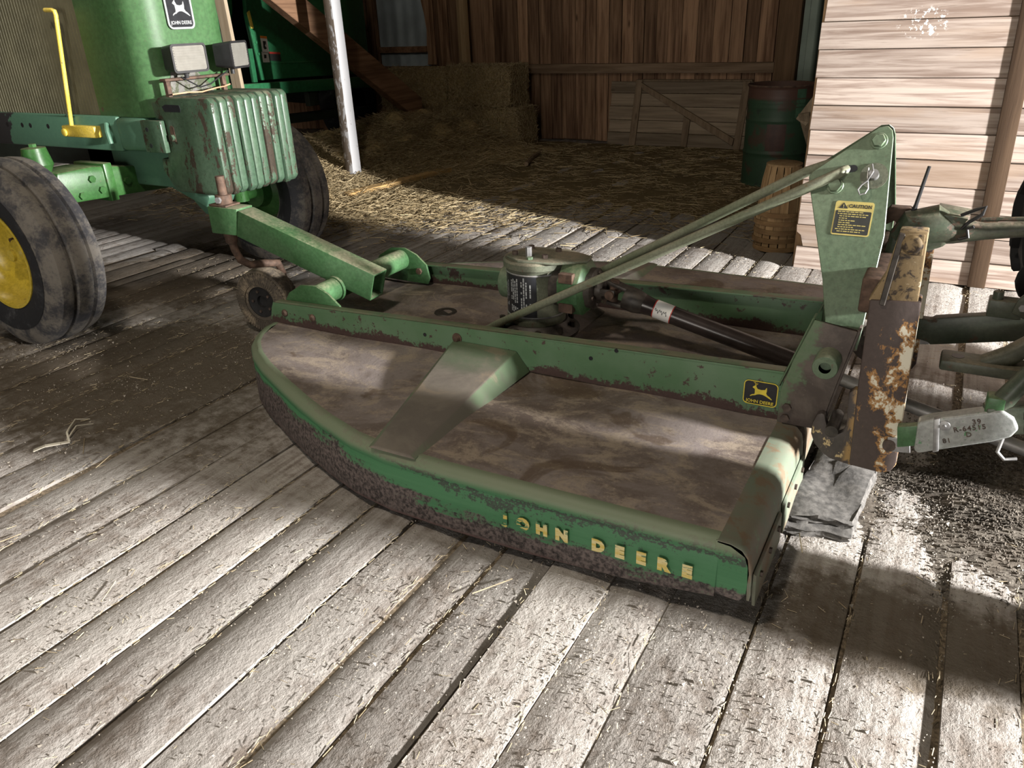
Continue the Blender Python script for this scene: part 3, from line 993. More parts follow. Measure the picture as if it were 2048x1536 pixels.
cut.part('bolt', MB().lathe([(0, 0.018), (0.010, 0.016), (0.016, 0.006), (0.017, 0)], (-1.64, 2.41, 0.335), (0, -1, 0), 14).lathe([(0.0, 0.004), (0.022, 0.003), (0.023, 0)], (-1.64, 2.41, 0.335), (0, -1, 0), 14), M['rust'], parent=rail_n)
for hx, hz in ((-1.80, 0.325), (-1.05, 0.352), (-0.95, 0.40)):
    cut.part('hole', MB().tube([(hx, 2.4085, hz), (hx, 2.412, hz)], 0.008, 10), M['black_label'], parent=rail_n)
cut.part('bolt', MB().hexbolt((-2.40, 3.21, 0.315), (0, -1, 0), 0.016, 0.012), M['bolt_dark'], parent=rail_f)
# raised wedge stiffeners on each wing and the flat bridge between the rails
def wedge(sign):
    def Yy(y):
        return y if sign > 0 else 2 * YC - y
    v = [(-1.715, Yy(2.41), 0.249), (-1.305, Yy(2.41), 0.249), (-1.325, Yy(1.66), 0.249), (-1.515, Yy(1.66), 0.249),
         (-1.655, Yy(2.41), 0.327), (-1.365, Yy(2.41), 0.327), (-1.352, Yy(1.668), 0.257), (-1.492, Yy(1.668), 0.257)]
    return MB().add(v, [(0, 1, 2, 3), (4, 5, 6, 7), (0, 1, 5, 4), (1, 2, 6, 5), (2, 3, 7, 6), (3, 0, 4, 7)])
def wedge_mat():
    t = T('dusty_green_wedge')
    v = t.tc.outputs['Object']
    n = t.noise(v, 4.5, 7, 0.64, 0.4)
    f = t.noise(v, 60, 6, 0.7)
    y = t.xyz(v)[1]
    c = t.mix(t.step(n, 0.4, 0.6), (0.115, 0.100, 0.085), (0.165, 0.145, 0.120))
    c = t.mix(t.step(t.math('ADD', t.math('ABSOLUTE', y), t.math('MULTIPLY', n, 0.35)), 0.85, 0.58, 0, 0.75), c, (0.095, 0.155, 0.08))
    nx = t.math('ABSOLUTE', t.xyz(t.geo.outputs['Normal'])[0])
    c = t.mix(t.math('MULTIPLY', t.step(nx, 0.25, 0.6), t.step(n, 0.42, 0.56, 0.1, 0.75)), c, (0.095, 0.155, 0.085))
    c = t.mix(t.step(n, 0.58, 0.66, 0, 0.6), c, (0.25, 0.20, 0.145))
    return t.out(c, 0.6, 0, t.bump(f, 0.2, 0.003))
M['wedge'] = wedge_mat()
cut.part('stiffener', wedge(1), M['wedge'], 0.012, 3)
cut.part('stiffener', wedge(-1), M['wedge'], 0.012, 3)
cut.part('bridge_plate', MB().add([(-1.71, 2.465, 0.249), (-1.30, 2.465, 0.249), (-1.30, 3.155, 0.249), (-1.71, 3.155, 0.249), (-1.66, 2.465, 0.275), (-1.36, 2.465, 0.275), (-1.36, 3.155, 0.275), (-1.66, 3.155, 0.275)],
                             [(3, 2, 1, 0), (4, 5, 6, 7), (0, 1, 5, 4), (1, 2, 6, 5), (2, 3, 7, 6), (3, 0, 4, 7)]), M['deck'], 0.006, 2)
cut.part('drain_hole', MB().lathe([(0.030, 0.0), (0.040, 0.003), (0.052, 0.002), (0.055, -0.002)], (-1.98, 2.83, 0.258), (0, 0, 1), 24).tube([(-1.98, 2.83, 0.2555), (-1.98, 2.83, 0.2565)], 0.033, 20), M['greasy'])
# rear cross tube, its end plates and the tail-wheel boom
cross = cut.part('cross_tube', MB().tube([(-2.46, 2.47, 0.375), (-2.46, 3.165, 0.375)], 0.052, 24), M['green'])
cut.part('weld_collar', MB().tube([(-2.46, 2.615, 0.375), (-2.46, 2.63, 0.375)], 0.060, 24), M['green'], parent=cross)
cut.part('weld_collar', MB().tube([(-2.46, 2.745, 0.375), (-2.46, 2.76, 0.375)], 0.060, 24), M['green'], parent=cross)
pl = [(-2.62, 0.26), (-2.64, 0.33), (-2.60, 0.385), (-2.52, 0.432), (-2.43, 0.438), (-2.36, 0.41), (-2.30, 0.36), (-2.285, 0.29), (-2.30, 0.258)]
cut.part('end_plate', MB().prism(pl, 'Y', 3.145, 3.157), M['green'], 0.003, 2)
cut.part('end_plate', MB().prism(pl, 'Y', 2.464, 2.476), M['green'], 0.003, 2)
cut.part('bolt', MB().hexbolt((-2.345, 3.144, 0.325), (0, -1, 0), 0.017, 0.012), M['rust'])
b0, b1 = Vector((-2.25, 2.69, 0.398)), Vector((-3.02, 2.655, 0.640))
bd = (b1 - b0).normalized()
sd = bd.cross(Vector((0, 0, 1))).normalized()
ud = sd.cross(bd).normalized()
def boom_sec(c, w, h):
    return [c + sd * (a * w / 2) + ud * (b * h / 2) for a, b in ((-1, -1), (1, -1), (1, 1), (-1, 1))]
bm_ = MB()
o0, i0 = boom_sec(b0, 0.105, 0.135), boom_sec(b0, 0.087, 0.117)
o1 = boom_sec(b1, 0.105, 0.135)
i1 = boom_sec(b0 + bd * 0.25, 0.087, 0.117)
bm_.add(o0 + o1 + i0 + i1, [(0, 1, 5, 4), (1, 2, 6, 5), (2, 3, 7, 6), (3, 0, 4, 7), (4, 5, 6, 7)] + [(i, (i + 1) % 4, 8 + (i + 1) % 4, 8 + i) for i in range(4)] + [(8 + i, 8 + (i + 1) % 4, 12 + (i + 1) % 4, 12 + i) for i in range(4)] + [(12, 13, 14, 15)])
bm_.add([(-3.035, 2.6025, 0.578), (-3.205, 2.5975, 0.578), (-3.205, 2.7025, 0.578), (-3.035, 2.7075, 0.578), (-3.005, 2.6025, 0.712), (-3.205, 2.5975, 0.712), (-3.205, 2.7025, 0.712), (-3.005, 2.7075, 0.712)],
        [(0, 1, 2, 3), (7, 6, 5, 4), (0, 4, 5, 1), (1, 5, 6, 2), (2, 6, 7, 3), (3, 7, 4, 0)])
boom = cut.part('tail_boom', bm_, M['green'], 0.006, 2)
end = b1 + Vector((0.06, 0, 0))
cut.part('pivot_block', MB().box((-3.20, 2.605, 0.713), (-3.08, 2.700, 0.722)).tube([(-3.135, 2.65, 0.72), (-3.135, 2.65, 0.765)], 0.040, 16), M['rust'], 0.003)
cut.part('pivot_pin', MB().tube([(-3.135, 2.65, 0.52), (-3.135, 2.65, 0.855)], 0.022, 16), M['rust'])
cut.part('bolt', MB().hexbolt((-3.125, 2.612, 0.745), (0.2, -1, 0.1), 0.016, 0.014), M['steel'])
cut.part('lower_collar', MB().tube([(-3.135, 2.65, 0.575), (-3.135, 2.65, 0.525)], [0.036, 0.028], 16), M['rust'])
wc = Vector((-3.108, 2.79, 0.180))
wax = Vector((0.10, -0.99, 0.0)).normalized()
cut.part('caster_arm', MB().tube([(-3.135, 2.65, 0.54), (-3.13, 2.652, 0.49), (-3.115, 2.665, 0.43), (-3.09, 2.70, 0.398), (-3.055, 2.77, 0.392), (-3.04, 2.84, 0.375), (-3.055, 2.875, 0.31), (-3.085, 2.885, 0.22), (-3.10, 2.875, 0.182), wc], 0.020, 14), M['rust'])
wh = cut.part('tail_tire', MB().lathe([(0.085, -0.055), (0.12, -0.062), (0.150, -0.060), (0.170, -0.046), (0.178, 0.0), (0.170, 0.046), (0.150, 0.060), (0.12, 0.062), (0.085, 0.055)], wc, wax, 72), M['tire_lam'])
lam = MB()
uu = wax.cross(Vector((0, 0, 1))).normalized()
for k in range(58):
    t_ = 2 * math.pi * k / 58
    dr = uu * math.cos(t_) + Vector((0, 0, 1)) * math.sin(t_)
    for sgn in (-1, 1):
        lam.bar(wc + dr * 0.100 + wax * (0.0605 * sgn), wc + dr * 0.160 + wax * (0.056 * sgn), 0.010, 0.008, wax)
cut.part('ply_ridges', lam, M['tire_lam'], parent=wh)['kind'] = 'stuff'
for sgn in (1, -1):
    hub = cut.part('wheel_hub', MB().lathe([(0, 0.030 * sgn), (0.030, 0.030 * sgn), (0.034, 0.046 * sgn), (0.080, 0.048 * sgn), (0.092, 0.052 * sgn), (0.094, 0.040 * sgn)], wc, wax, 32), M['black_plastic'], parent=wh)
for k in range(5):
    t_ = 2 * math.pi * k / 5
    cut.part('nut', MB().hexbolt(wc + (uu * math.cos(t_) + Vector((0, 0, 1)) * math.sin(t_)) * 0.058 + wax * 0.046, wax, 0.008, 0.008), M['bolt_dark'], parent=wh)
# gearbox
GX, GY = -1.485, 2.815
cut.part('gearbox_flange', MB().lathe([(0.0, 0.252), (0.185, 0.252), (0.188, 0.268), (0.182, 0.274), (0.15, 0.29), (0.135, 0.31), (0, 0.31)], (GX, GY, 0.0), (0, 0, 1), 40), M['greasy'])
for k in range(10):
    t_ = 2 * math.pi * (k + 0.3) / 10
    cut.part('bolt', MB().hexbolt((GX + 0.16 * math.cos(t_), GY + 0.16 * math.sin(t_), 0.275), (0, 0, 1), 0.013, 0.030), M['greasy'])
gb = cut.part('gearbox', MB().lathe([(0, 0.30), (0.125, 0.30), (0.128, 0.325), (0.128, 0.335), (0.124, 0.345), (0.124, 0.535), (0.130, 0.548), (0.138, 0.556), (0.138, 0.580), (0.130, 0.588), (0, 0.588)], (GX, GY, 0), (0, 0, 1), 48), M['gear_top'])
cut.part('gearbox_label', MB().lathe([(0.1245, 0.352), (0.1262, 0.353), (0.1262, 0.530), (0.1245, 0.531)], (GX, GY, 0), (0, 0, 1), 40, a0=math.radians(105), a1=math.radians(208)), M['black_label'], parent=gb)
pr = MB()
lr = random.Random(3)
def lab(ang, zc, w, hgt):
    """small printed dash on the round label"""
    a_ = math.radians(ang)
    c = Vector((GX + 0.1265 * math.cos(a_), GY + 0.1265 * math.sin(a_), zc))
    tn = Vector((-math.sin(a_), math.cos(a_), 0))
    rd = Vector((math.cos(a_), math.sin(a_), 0))
    pr.slab([c - tn * w / 2 - Vector((0, 0, hgt / 2)), c + tn * w / 2 - Vector((0, 0, hgt / 2)), c + tn * w / 2 + Vector((0, 0, hgt / 2)), c - tn * w / 2 + Vector((0, 0, hgt / 2))], rd * 0.0006)
for row, a_ in enumerate((206, 214, 222, 230, 243, 248, 253, 258, 268, 273, 278, 286)):
    zz = 0.37 + lr.uniform(0, 0.02)
    while zz < 0.51:
        hh = lr.uniform(0.006, 0.02)
        if lr.random() < 0.85 and not (a_ < 222 and zz < 0.43):
            lab(a_, zz + hh / 2, 0.0035 if a_ < 240 else 0.006, hh)
        zz += hh + 0.003
cut.part('label_print', pr, M['silver'], parent=gb)['kind'] = 'stuff'
for z0 in (0.345, 0.530):
    cut.part('label_edge', MB().lathe([(0.1265, z0), (0.129, z0 + 0.004), (0.1265, z0 + 0.008)], (GX, GY, 0), (0, 0, 1), 40), M['steel'], parent=gb)
cut.part('side_boss', MB().tube([(GX - 0.10, GY, 0.46), (GX - 0.150, GY, 0.46), (GX - 0.158, GY, 0.46)], [0.075, 0.072, 0.06], 28), M['green_old'], parent=gb)
cap = cut.part('gearbox_cover', MB().prism([(GX - 0.10, GY - 0.07), (GX - 0.02, GY - 0.125), (GX + 0.14, GY - 0.10), (GX + 0.25, GY - 0.02), (GX + 0.24, GY + 0.05), (GX + 0.10, GY + 0.11), (GX - 0.08, GY + 0.09)], 'Z', 0.588, 0.598), M['gear_top'], 0.002, parent=gb)
for k, (ax_, ay_, hh, mm) in enumerate(((-0.07, -0.05, 0.018, 'bolt_dark'), (0.0, -0.06, 0.045, 'steel'), (0.07, -0.05, 0.016, 'bolt_dark'), (-0.05, 0.06, 0.016, 'bolt_dark'), (0.08, 0.06, 0.016, 'bolt_dark'), (0.02, -0.09, 0.012, 'green_old'))):
    cut.part('bolt', MB().hexbolt((GX + ax_, GY + ay_, 0.596), (0, 0, 1), 0.013, hh), M[mm], parent=gb)
cut.part('input_housing', MB().lathe([(0, 0.09), (0.09, 0.10), (0.092, 0.16), (0.075, 0.175), (0.075, 0.22), (0, 0.22)], (GX, GY, 0.475), (1, 0, 0), 32), M['greasy'], parent=gb)
# octagonal clutch guard with slots
oct_o = [(0.118 * math.cos(math.radians(22.5 + 45 * k)), 0.118 * math.sin(math.radians(22.5 + 45 * k))) for k in range(8)]
oct_i = [(0.070 * math.cos(math.radians(22.5 + 45 * k)), 0.070 * math.sin(math.radians(22.5 + 45 * k))) for k in range(8)]
gmb = MB()
gv = []
for xx_, rr in ((-1.335, oct_o), (-1.245, oct_o), (-1.215, oct_i), (-1.225, oct_i), (-1.252, [(a * 0.95, b * 0.95) for a, b in oct_o]), (-1.335, [(a * 0.95, b * 0.95) for a, b in oct_o])):
    gv += [(xx_, GY + a, 0.478 + b) for a, b in rr]
gf = []
for r_ in range(5):
    for k in range(8):
        gf.append((r_ * 8 + k, r_ * 8 + (k + 1) % 8, (r_ + 1) * 8 + (k + 1) % 8, (r_ + 1) * 8 + k))
for k in range(8):
    gf.append((40 + k, 40 + (k + 1) % 8, (k + 1) % 8, k))
gmb.add(gv, gf)
guard = cut.part('clutch_guard', gmb, M['green'], 0.003, 2)
for zz in (0.415, 0.540):
    cut.part('spring_slot', MB().box((-1.325, GY - 0.114, zz - 0.020), (-1.262, GY - 0.085, zz + 0.020)), M['rust'], 0.002, 1, parent=guard)
cut.part('clutch_plate', MB().lathe([(0, -0.02), (0.085, -0.02), (0.085, 0.012), (0.075, 0.018), (0, 0.018)], (-1.215, GY, 0.478), (1, 0, 0), 32), M['greasy'])
for k in range(6):
    t_ = math.radians(60 * k + 20)
    cut.part('bolt', MB().hexbolt((-1.199, GY + 0.066 * math.cos(t_), 0.478 + 0.066 * math.sin(t_)), (1, 0, 0), 0.009, 0.010), M['bolt_dark'])
# mast plates leaning together over the hitch
pA = Vector((0, 2.46, 0.58))
pS = Vector((0, 0.26, 0.59)).normalized()
pN = Vector((0, -0.59, 0.26)).normalized()
def MP(a, s_, off=0.0):
    return pA + Vector((a, 0, 0)) + pS * s_ + pN * off
plate = [(-0.223, 0.631), (-0.200, 0.634), (-0.186, 0.622), (-0.179, 0.599), (-0.150, 0.300), (-0.160, 0.0), (-0.164, -0.06), (-0.262, -0.06), (-0.272, 0.022), (-0.302, 0.146), (-0.398, 0.449), (-0.402, 0.468), (-0.393, 0.484)]
mast = cut.part('mast_plate', MB().slab([MP(a, b) for a, b in plate], -pN * 0.012), M['green_old'], 0.002, 1)
far = MB().slab([MP(a, b) for a, b in plate], -pN * 0.012)
far.v = [(a, 3.16 - (c - 0.53) / 0.62 * 0.40, c) for a, b, c in far.v]
far.v = [(a, b + (0.012 if i >= len(plate) else 0.0), c) for i, (a, b, c) in enumerate(far.v)]
cut.part('mast_plate', far, M['green_old'], 0.002, 1)
for a, b in ((-0.218, 0.587), (-0.319, 0.443)):
    cut.part('bolt', MB().hexbolt(MP(a, b, 0.0), pN, 0.021, 0.014).tube([MP(a, b, 0.0), MP(a, b, 0.004)], 0.026, 20), M['green_old'], 0.002, 1, parent=mast)
cut.part('spacer', MB().tube([(-0.218, 2.70, 1.117), (-0.218, 2.80, 1.117)], 0.018, 14), M['greasy'], parent=mast)
cut.part('washer', MB().tube([MP(-0.212, 0.480, 0), MP(-0.212, 0.480, 0.003)], 0.040, 28), M['gear_top'], parent=mast)
cut.part('pin', MB().tube([MP(-0.212, 0.480, -0.16), MP(-0.212, 0.480, 0.030)], 0.0145, 18), M['steel'], parent=mast)
cut.part('hairpin_clip', MB().tube([MP(-0.222, 0.510, 0.022), MP(-0.214, 0.486, 0.034), MP(-0.226, 0.458, 0.030), MP(-0.240, 0.445, 0.026), MP(-0.248, 0.430, 0.024), MP(-0.240, 0.415, 0.024), MP(-0.226, 0.420, 0.024), MP(-0.220, 0.435, 0.024), MP(-0.224, 0.452, 0.022), MP(-0.228, 0.470, 0.018), MP(-0.231, 0.500, 0.016)], 0.0026, 8), M['steel'], parent=mast)
slot = [MP(-0.312 + 0.013 * math.cos(t_) if math.cos(t_) < 0 else -0.276 + 0.013 * math.cos(t_), (0.490 if math.cos(t_) < 0 else 0.500) + 0.011 * math.sin(t_), 0.0005) for t_ in [2 * math.pi * k / 20 for k in range(20)]]
cut.part('slot', MB().slab(slot, pN * 0.0008), M['black_label'], parent=mast)
# caution label
lc = MP(-0.250, 0.345, 0.0004)
lx, ly = Vector((1, 0, 0)), pS
lab_o = cut.part('caution_label', plate_mb(lc, lx, ly, 0.112, 0.106, 0.008, 0.0010), M['label_yellow'], parent=mast)
cut.part('label_black_field', plate_mb(lc + pN * 0.0010 - pS * 0.0125, lx, ly, 0.104, 0.072, 0.004, 0.0005), M['label_black'], parent=mast)
cut.part('label_heading', text_mb('CAUTION', 0.0148, lc + pN * 0.0014 + pS * 0.038 + lx * 0.017, lx, ly, 0.0006, 0.0004), M['label_black'], parent=mast)
tri = [(-0.046, 0.030), (-0.018, 0.030), (-0.032, 0.048)]
wt = MB().slab([lc + lx * a + ly * b + pN * 0.001 for a, b in tri], pN * 0.0005)
cut.part('warning_triangle', wt, M['label_black'], parent=mast)
cut.part('exclamation_mark', text_mb('!', 0.014, lc + pN * 0.0017 + lx * -0.032 + ly * 0.0365, lx, ly, 0.0005, 0.0002), M['label_yellow'], parent=mast)
tm = MB()
tr = random.Random(5)
# the body text is too small to read in the photograph: rows of short printed dashes
for k, (i0_, ln) in enumerate(((0, 0.062), (0, 0.084), (0.006, 0.072), (0.006, 0.022), (0.006, 0.036), (0.006, 0.030), (0.006, 0.078), (0.006, 0.040), (0, 0.080), (0.006, 0.068))):
    a_ = i0_
    while a_ < i0_ + ln:
        w_ = tr.uniform(0.004, 0.012)
        c_ = lc + pN * 0.0015 + lx * (-0.045 + a_) + ly * (0.0185 - 0.0068 * k)
        tm.slab([c_, c_ + lx * w_, c_ + lx * w_ + ly * 0.0026, c_ + ly * 0.0026], pN * 0.0004)
        a_ += w_ + 0.0022
cut.part('label_text', tm, M['label_yellow'], parent=mast)
# lower mast brackets bolted to the rails
t = T('scuffed_brown_bracket')
v_ = t.tc.outputs['Object']
n_ = t.noise(v_, 7, 8, 0.68, 0.3)
f_ = t.noise(v_, 70, 6, 0.72)
bx_, by_, bz_ = t.xyz(v_)
ed_ = t.math('SUBTRACT', bx_, t.math('SUBTRACT', t.math('MULTIPLY', bz_, 0.317), 0.491))
ed_ = t.math('ADD', ed_, t.math('MULTIPLY', t.math('SUBTRACT', n_, 0.5), 0.22))
ed_ = t.math('ADD', ed_, t.math('MULTIPLY', t.math('SUBTRACT', f_, 0.5), 0.06))
c_ = t.mix(t.step(n_, 0.38, 0.62), (0.058, 0.044, 0.038), (0.105, 0.085, 0.072))
c_ = t.mix(t.step(f_, 0.60, 0.70, 0, 0.6), c_, (0.16, 0.135, 0.11))
c_ = t.mix(t.step(ed_, 0.052, 0.026), c_, t.mix(f_, (0.055, 0.125, 0.050), (0.135, 0.155, 0.11)))
M['bracket'] = t.out(c_, 0.6, 0, t.bump(t.math('ADD', n_, f_), 0.3, 0.003))
def bracket(s_):
    Yy = (lambda y: y) if s_ > 0 else (lambda y: 2 * YC - y)
    pb = [(-0.293, 0.624), (-0.340, 0.480), (-0.366, 0.375), (-0.367, 0.335), (-0.367, 0.250), (-0.255, 0.250), (-0.225, 0.29), (-0.200, 0.43), (-0.166, 0.604)]
    br = cut.part('mast_bracket', MB().prism(pb, 'Y', Yy(2.392), Yy(2.404)).prism([(-0.166, 0.604), (-0.158, 0.604), (-0.192, 0.43), (-0.217, 0.29), (-0.225, 0.29), (-0.200, 0.43)], 'Y', Yy(2.404), Yy(2.465)).prism([(-0.293, 0.624), (-0.372, 0.375), (-0.380, 0.375), (-0.301, 0.624)], 'Y', Yy(2.404), Yy(2.462)), M['bracket'], 0.003, 2)
    cut.part('hitch_bushing', MB().lathe([(0.018, 0.085), (0.036, 0.085), (0.038, 0.081), (0.038, 0.0), (0.020, 0.0)], (-0.235, Yy(2.395), 0.505), (0, -s_, 0), 28).tube([(-0.235, Yy(2.395), 0.505), (-0.235, Yy(2.34), 0.505)], 0.0185, 18), M['green_old'], parent=br)
    for bx_, bz_ in ((-0.340, 0.312), (-0.342, 0.272)):
        cut.part('bolt', MB().hexbolt((bx_, Yy(2.392), bz_), (0, -s_, 0), 0.015, 0.010), M['bolt_dark'], parent=br)
    cut.part('lower_pin', MB().tube([(-0.19, Yy(2.46), 0.285), (-0.19, Yy(2.33), 0.285)], 0.02, 16), M['greasy'], parent=br)
    return br
bracket(1)
bracket(-1)
# the two brace rods, bent over through the slots of the mast
rod_n = [(-1.70, 2.695, 0.262), (-1.62, 2.690, 0.300), (-0.42, 2.628, 0.965), (-0.36, 2.632, 0.998), (-0.318, 2.645, 1.020), (-0.29, 2.675, 1.032), (-0.285, 2.70, 1.034)]
cut.part('brace_rod', MB().tube(rod_n, [0.004, 0.017, 0.017, 0.017, 0.017, 0.017, 0.016], 14), M['rod'])
rod_f = [(-1.66, 2.965, 0.262), (-1.60, 2.960, 0.296), (-0.43, 2.775, 1.000), (-0.36, 2.760, 1.030), (-0.31, 2.735, 1.045), (-0.285, 2.70, 1.038)]
cut.part('brace_rod', MB().tube(rod_f, [0.004, 0.017, 0.017, 0.017, 0.017, 0.016], 14), M['rod'])
# lettering and the deer decal
def on_skirt(x):
    return 1.6585 - 0.0035
for ch, xx_ in zip('JOHNDEERE', (-0.995, -0.935, -0.872, -0.807, -0.693, -0.628, -0.565, -0.502, -0.435)):
    k = text_mb(ch, 0.050, (xx_, 1.6495 + 0.02 * max(0, xx_ + 0.9) ** 1.0 * 0.5, 0.134), (1, 0, 0), (0, 0, 1), 0.0012, 0.0042)
    cut.part('letter', k, M['letters'], parent=skirt)
dc = Vector((-0.432, 2.4088, 0.335))
dx_, dz_ = Vector((1, 0, 0)), Vector((0, 0, 1))
cut.part('decal', plate_mb(dc, dx_, dz_, 0.112, 0.088, 0.016, 0.0008), M['black_label'], parent=rail_n, label='black decal with yellow leaping deer')
cut.part('decal_border', ring_mb(dc + Vector((0, -0.0008, 0)), dx_, dz_, 0.112, 0.088, 0.016, 0.003, 0.0006), M['yellow_print'], parent=rail_n)
cut.part('decal_deer', deer_mb(dc + Vector((-0.052, -0.0008, -0.046)), dx_, dz_, 0.098, 0.094, 0.0007), M['yellow_print'], parent=rail_n)
cut.part('decal_name', text_mb('JOHN DEERE', 0.0158, dc + Vector((0, -0.0012, -0.032)), dx_, dz_, 0.0007, 0.0003), M['yellow_print'], parent=rail_n)

# ------------------------------------------------------------------ drive shaft
ds = Thing('drive_shaft', (0.3, 2.81, 0.0), 'dark brown tubular drive shaft with white sticker sloping down from the gearbox', 'drive shaft')
s0, s1 = Vector((-1.13, 2.812, 0.472)), Vector((0.62, 2.81, 0.055))
sdv = (s1 - s0).normalized()
def SP(x):
    return s0 + sdv * ((x - s0.x) / sdv.x)
ds.part('yoke', MB().tube([(-1.197, 2.813, 0.478), (-1.165, 2.813, 0.476)], [0.045, 0.04], 18).box((-1.17, 2.765, 0.465), (-1.105, 2.780, 0.495)).box((-1.17, 2.845, 0.465), (-1.105, 2.860, 0.495)), M['greasy'], 0.004, 2)
ds.part('cross_bearing', MB().tube([(-1.125, 2.755, 0.475), (-1.125, 2.868, 0.475)], 0.019, 14).tube([(-1.130, 2.812, 0.425), (-1.120, 2.812, 0.525)], 0.019, 14), M['rust'], 0.002)
ds.part('yoke', MB().bar(SP(-1.15) + Vector((0, 0, 0.044)), SP(-1.05) + Vector((0, 0, 0.036)), 0.05, 0.016).bar(SP(-1.15) - Vector((0, 0, 0.044)), SP(-1.05) - Vector((0, 0, 0.036)), 0.05, 0.016).tube([SP(-1.075), SP(-1.03), SP(-0.99)], [0.050, 0.050, 0.040], 20), M['greasy'], 0.004, 2)
tube_o = ds.part('outer_tube', MB().tube([SP(-1.0), SP(-0.96), SP(-0.36)], [0.041, 0.036, 0.036], 28), M['shaft'])
ds.part('inner_tube', MB().tube([SP(-0.37), SP(0.60)], 0.024, 20), M['shaft_grey'])
q0, q1 = SP(-0.945), SP(-0.875)
ds.part('sticker', MB().lathe([(0.0372, 0), (0.0372, (q1 - q0).length)], q0, sdv, 40), M['white_sticker'], parent=tube_o)
ds.part('sticker_edge', MB().lathe([(0.0375, -0.003), (0.0375, 0.001)], q0, sdv, 40).lathe([(0.0375, -0.001), (0.0375, 0.003)], q1, sdv, 40), M['red_print'], parent=tube_o)
# handwriting-like scribble on the sticker
sc_ = MB()
side = Vector((0, -1, 0))
upv = sdv.cross(side)
if upv.z < 0:
    upv = -upv
prev = None
pp = []
for k in range(26):
    a_ = 0.006 + 0.052 * k / 25
    h_ = 0.010 + 0.007 * math.sin(k * 1.5) + 0.004 * math.sin(k * 0.7)
    ang = h_ / 0.0374
    pp.append(q0 + sdv * a_ + (side * math.cos(ang) + upv * math.sin(ang)) * 0.0376)
sc_.tube(pp, 0.0011, 5)
ds.part('sticker_writing', sc_, M['black_label'], parent=tube_o)

# ------------------------------------------------------------------ quick hitch
t = T('dark_worn_hook_steel')
v_ = t.tc.outputs['Object']
n_ = t.noise(t.sc(v_, (1, 1, 0.5)), 30, 7, 0.68, 0.3)
x_ = t.xyz(v_)[0]
c_ = t.mix(t.noise(v_, 60, 5), (0.040, 0.032, 0.030), (0.080, 0.066, 0.060))
c_ = t.mix(t.step(n_, 0.60, 0.64), c_, (0.45, 0.34, 0.18))
c_ = t.mix(t.math('MULTIPLY', t.step(x_, -0.095, -0.075), t.step(n_, 0.40, 0.50)), c_, (0.30, 0.19, 0.075))
M['hook'] = t.out(c_, 0.55, 0.1, t.bump(n_, 0.3, 0.003))
qh = Thing('hitch_coupler', (-0.06, YC, 0.0), 'rusty steel hitch coupler with flaking white paint and open hooks between mower and tractor', 'hitch')
def qleg(s_):
    Yy = (lambda y: y) if s_ > 0 else (lambda y: 2 * YC - y)
    leg = qh.part('upright', MB().prism([(-0.146, 0.725), (-0.014, 0.735), (-0.004, 0.45), (0.007, 0.205), (-0.004, 0.180), (-0.030, 0.166), (-0.124, 0.172), (-0.138, 0.45)], 'Y', Yy(2.345), Yy(2.430)), M['hitch'], 0.006, 2)
    hk = [(-0.160, 0.412), (-0.153, 0.300), (-0.158, 0.275), (-0.174, 0.262), (-0.192, 0.264), (-0.206, 0.278), (-0.214, 0.300), (-0.220, 0.322), (-0.230, 0.326), (-0.242, 0.318), (-0.254, 0.280), (-0.252, 0.245), (-0.238, 0.213), (-0.212, 0.186), (-0.185, 0.170), (-0.115, 0.160), (-0.120, 0.425), (-0.145, 0.428)]
    qh.part('hook', MB().prism(hk, 'Y', Yy(2.365), Yy(2.395)), M['hook'], 0.003, 2, label='dark worn hook')
    qh.part('bolt', MB().hexbolt((-0.022, Yy(2.345), 0.275), (0, -s_, 0), 0.019, 0.016, 12), M['bolt_dark'])
    qh.part('keeper', MB().slab([(-0.03, Yy(2.336), 0.30), (0.03, Yy(2.336), 0.305), (0.038, Yy(2.336), 0.262), (-0.025, Yy(2.336), 0.252)], (0, s_ * 0.006, 0)), M['steel'], 0.001, 1)
    if s_ < 0:
        return
    up = qh.part('top_lug', MB().prism([(-0.150, 0.720), (-0.022, 0.728), (-0.024, 0.800), (-0.030, 0.932), (-0.100, 0.930), (-0.118, 0.80)], 'Y', Yy(2.352), Yy(2.415)), M['hitch_brown'], 0.004, 2)
    qh.part('rib', MB().bar((-0.112, Yy(2.345), 0.715), (-0.092, Yy(2.345), 0.925), 0.016, 0.016, (0, 1, 0)), M['greasy'], 0.002, 1, parent=up)
    qh.part('square_boss', MB().slab([(-0.092, Yy(2.352), 0.868), (-0.034, Yy(2.352), 0.868), (-0.036, Yy(2.352), 0.926), (-0.094, Yy(2.352), 0.924)], (0, -s_ * 0.012, 0)).lathe([(0, 0.030), (0.017, 0.028), (0.026, 0.016), (0.027, 0.010)], (-0.064, Yy(2.352), 0.897), (0, -s_, 0), 24), M['hitch_brown'], 0.002, parent=up)
qleg(1)
qleg(-1)
qh.part('cross_beam', MB().box((-0.180, 2.425, 0.655), (-0.065, 3.195, 0.765)), M['rust'], 0.008, 2)
qh.part('top_hook', MB().prism([(-0.17, 0.74), (-0.05, 0.74), (-0.06, 0.86), (-0.10, 0.90), (-0.16, 0.90), (-0.185, 0.86), (-0.165, 0.84), (-0.14, 0.855), (-0.125, 0.835)], 'Y', 2.79, 2.83), M['rust'], 0.003)

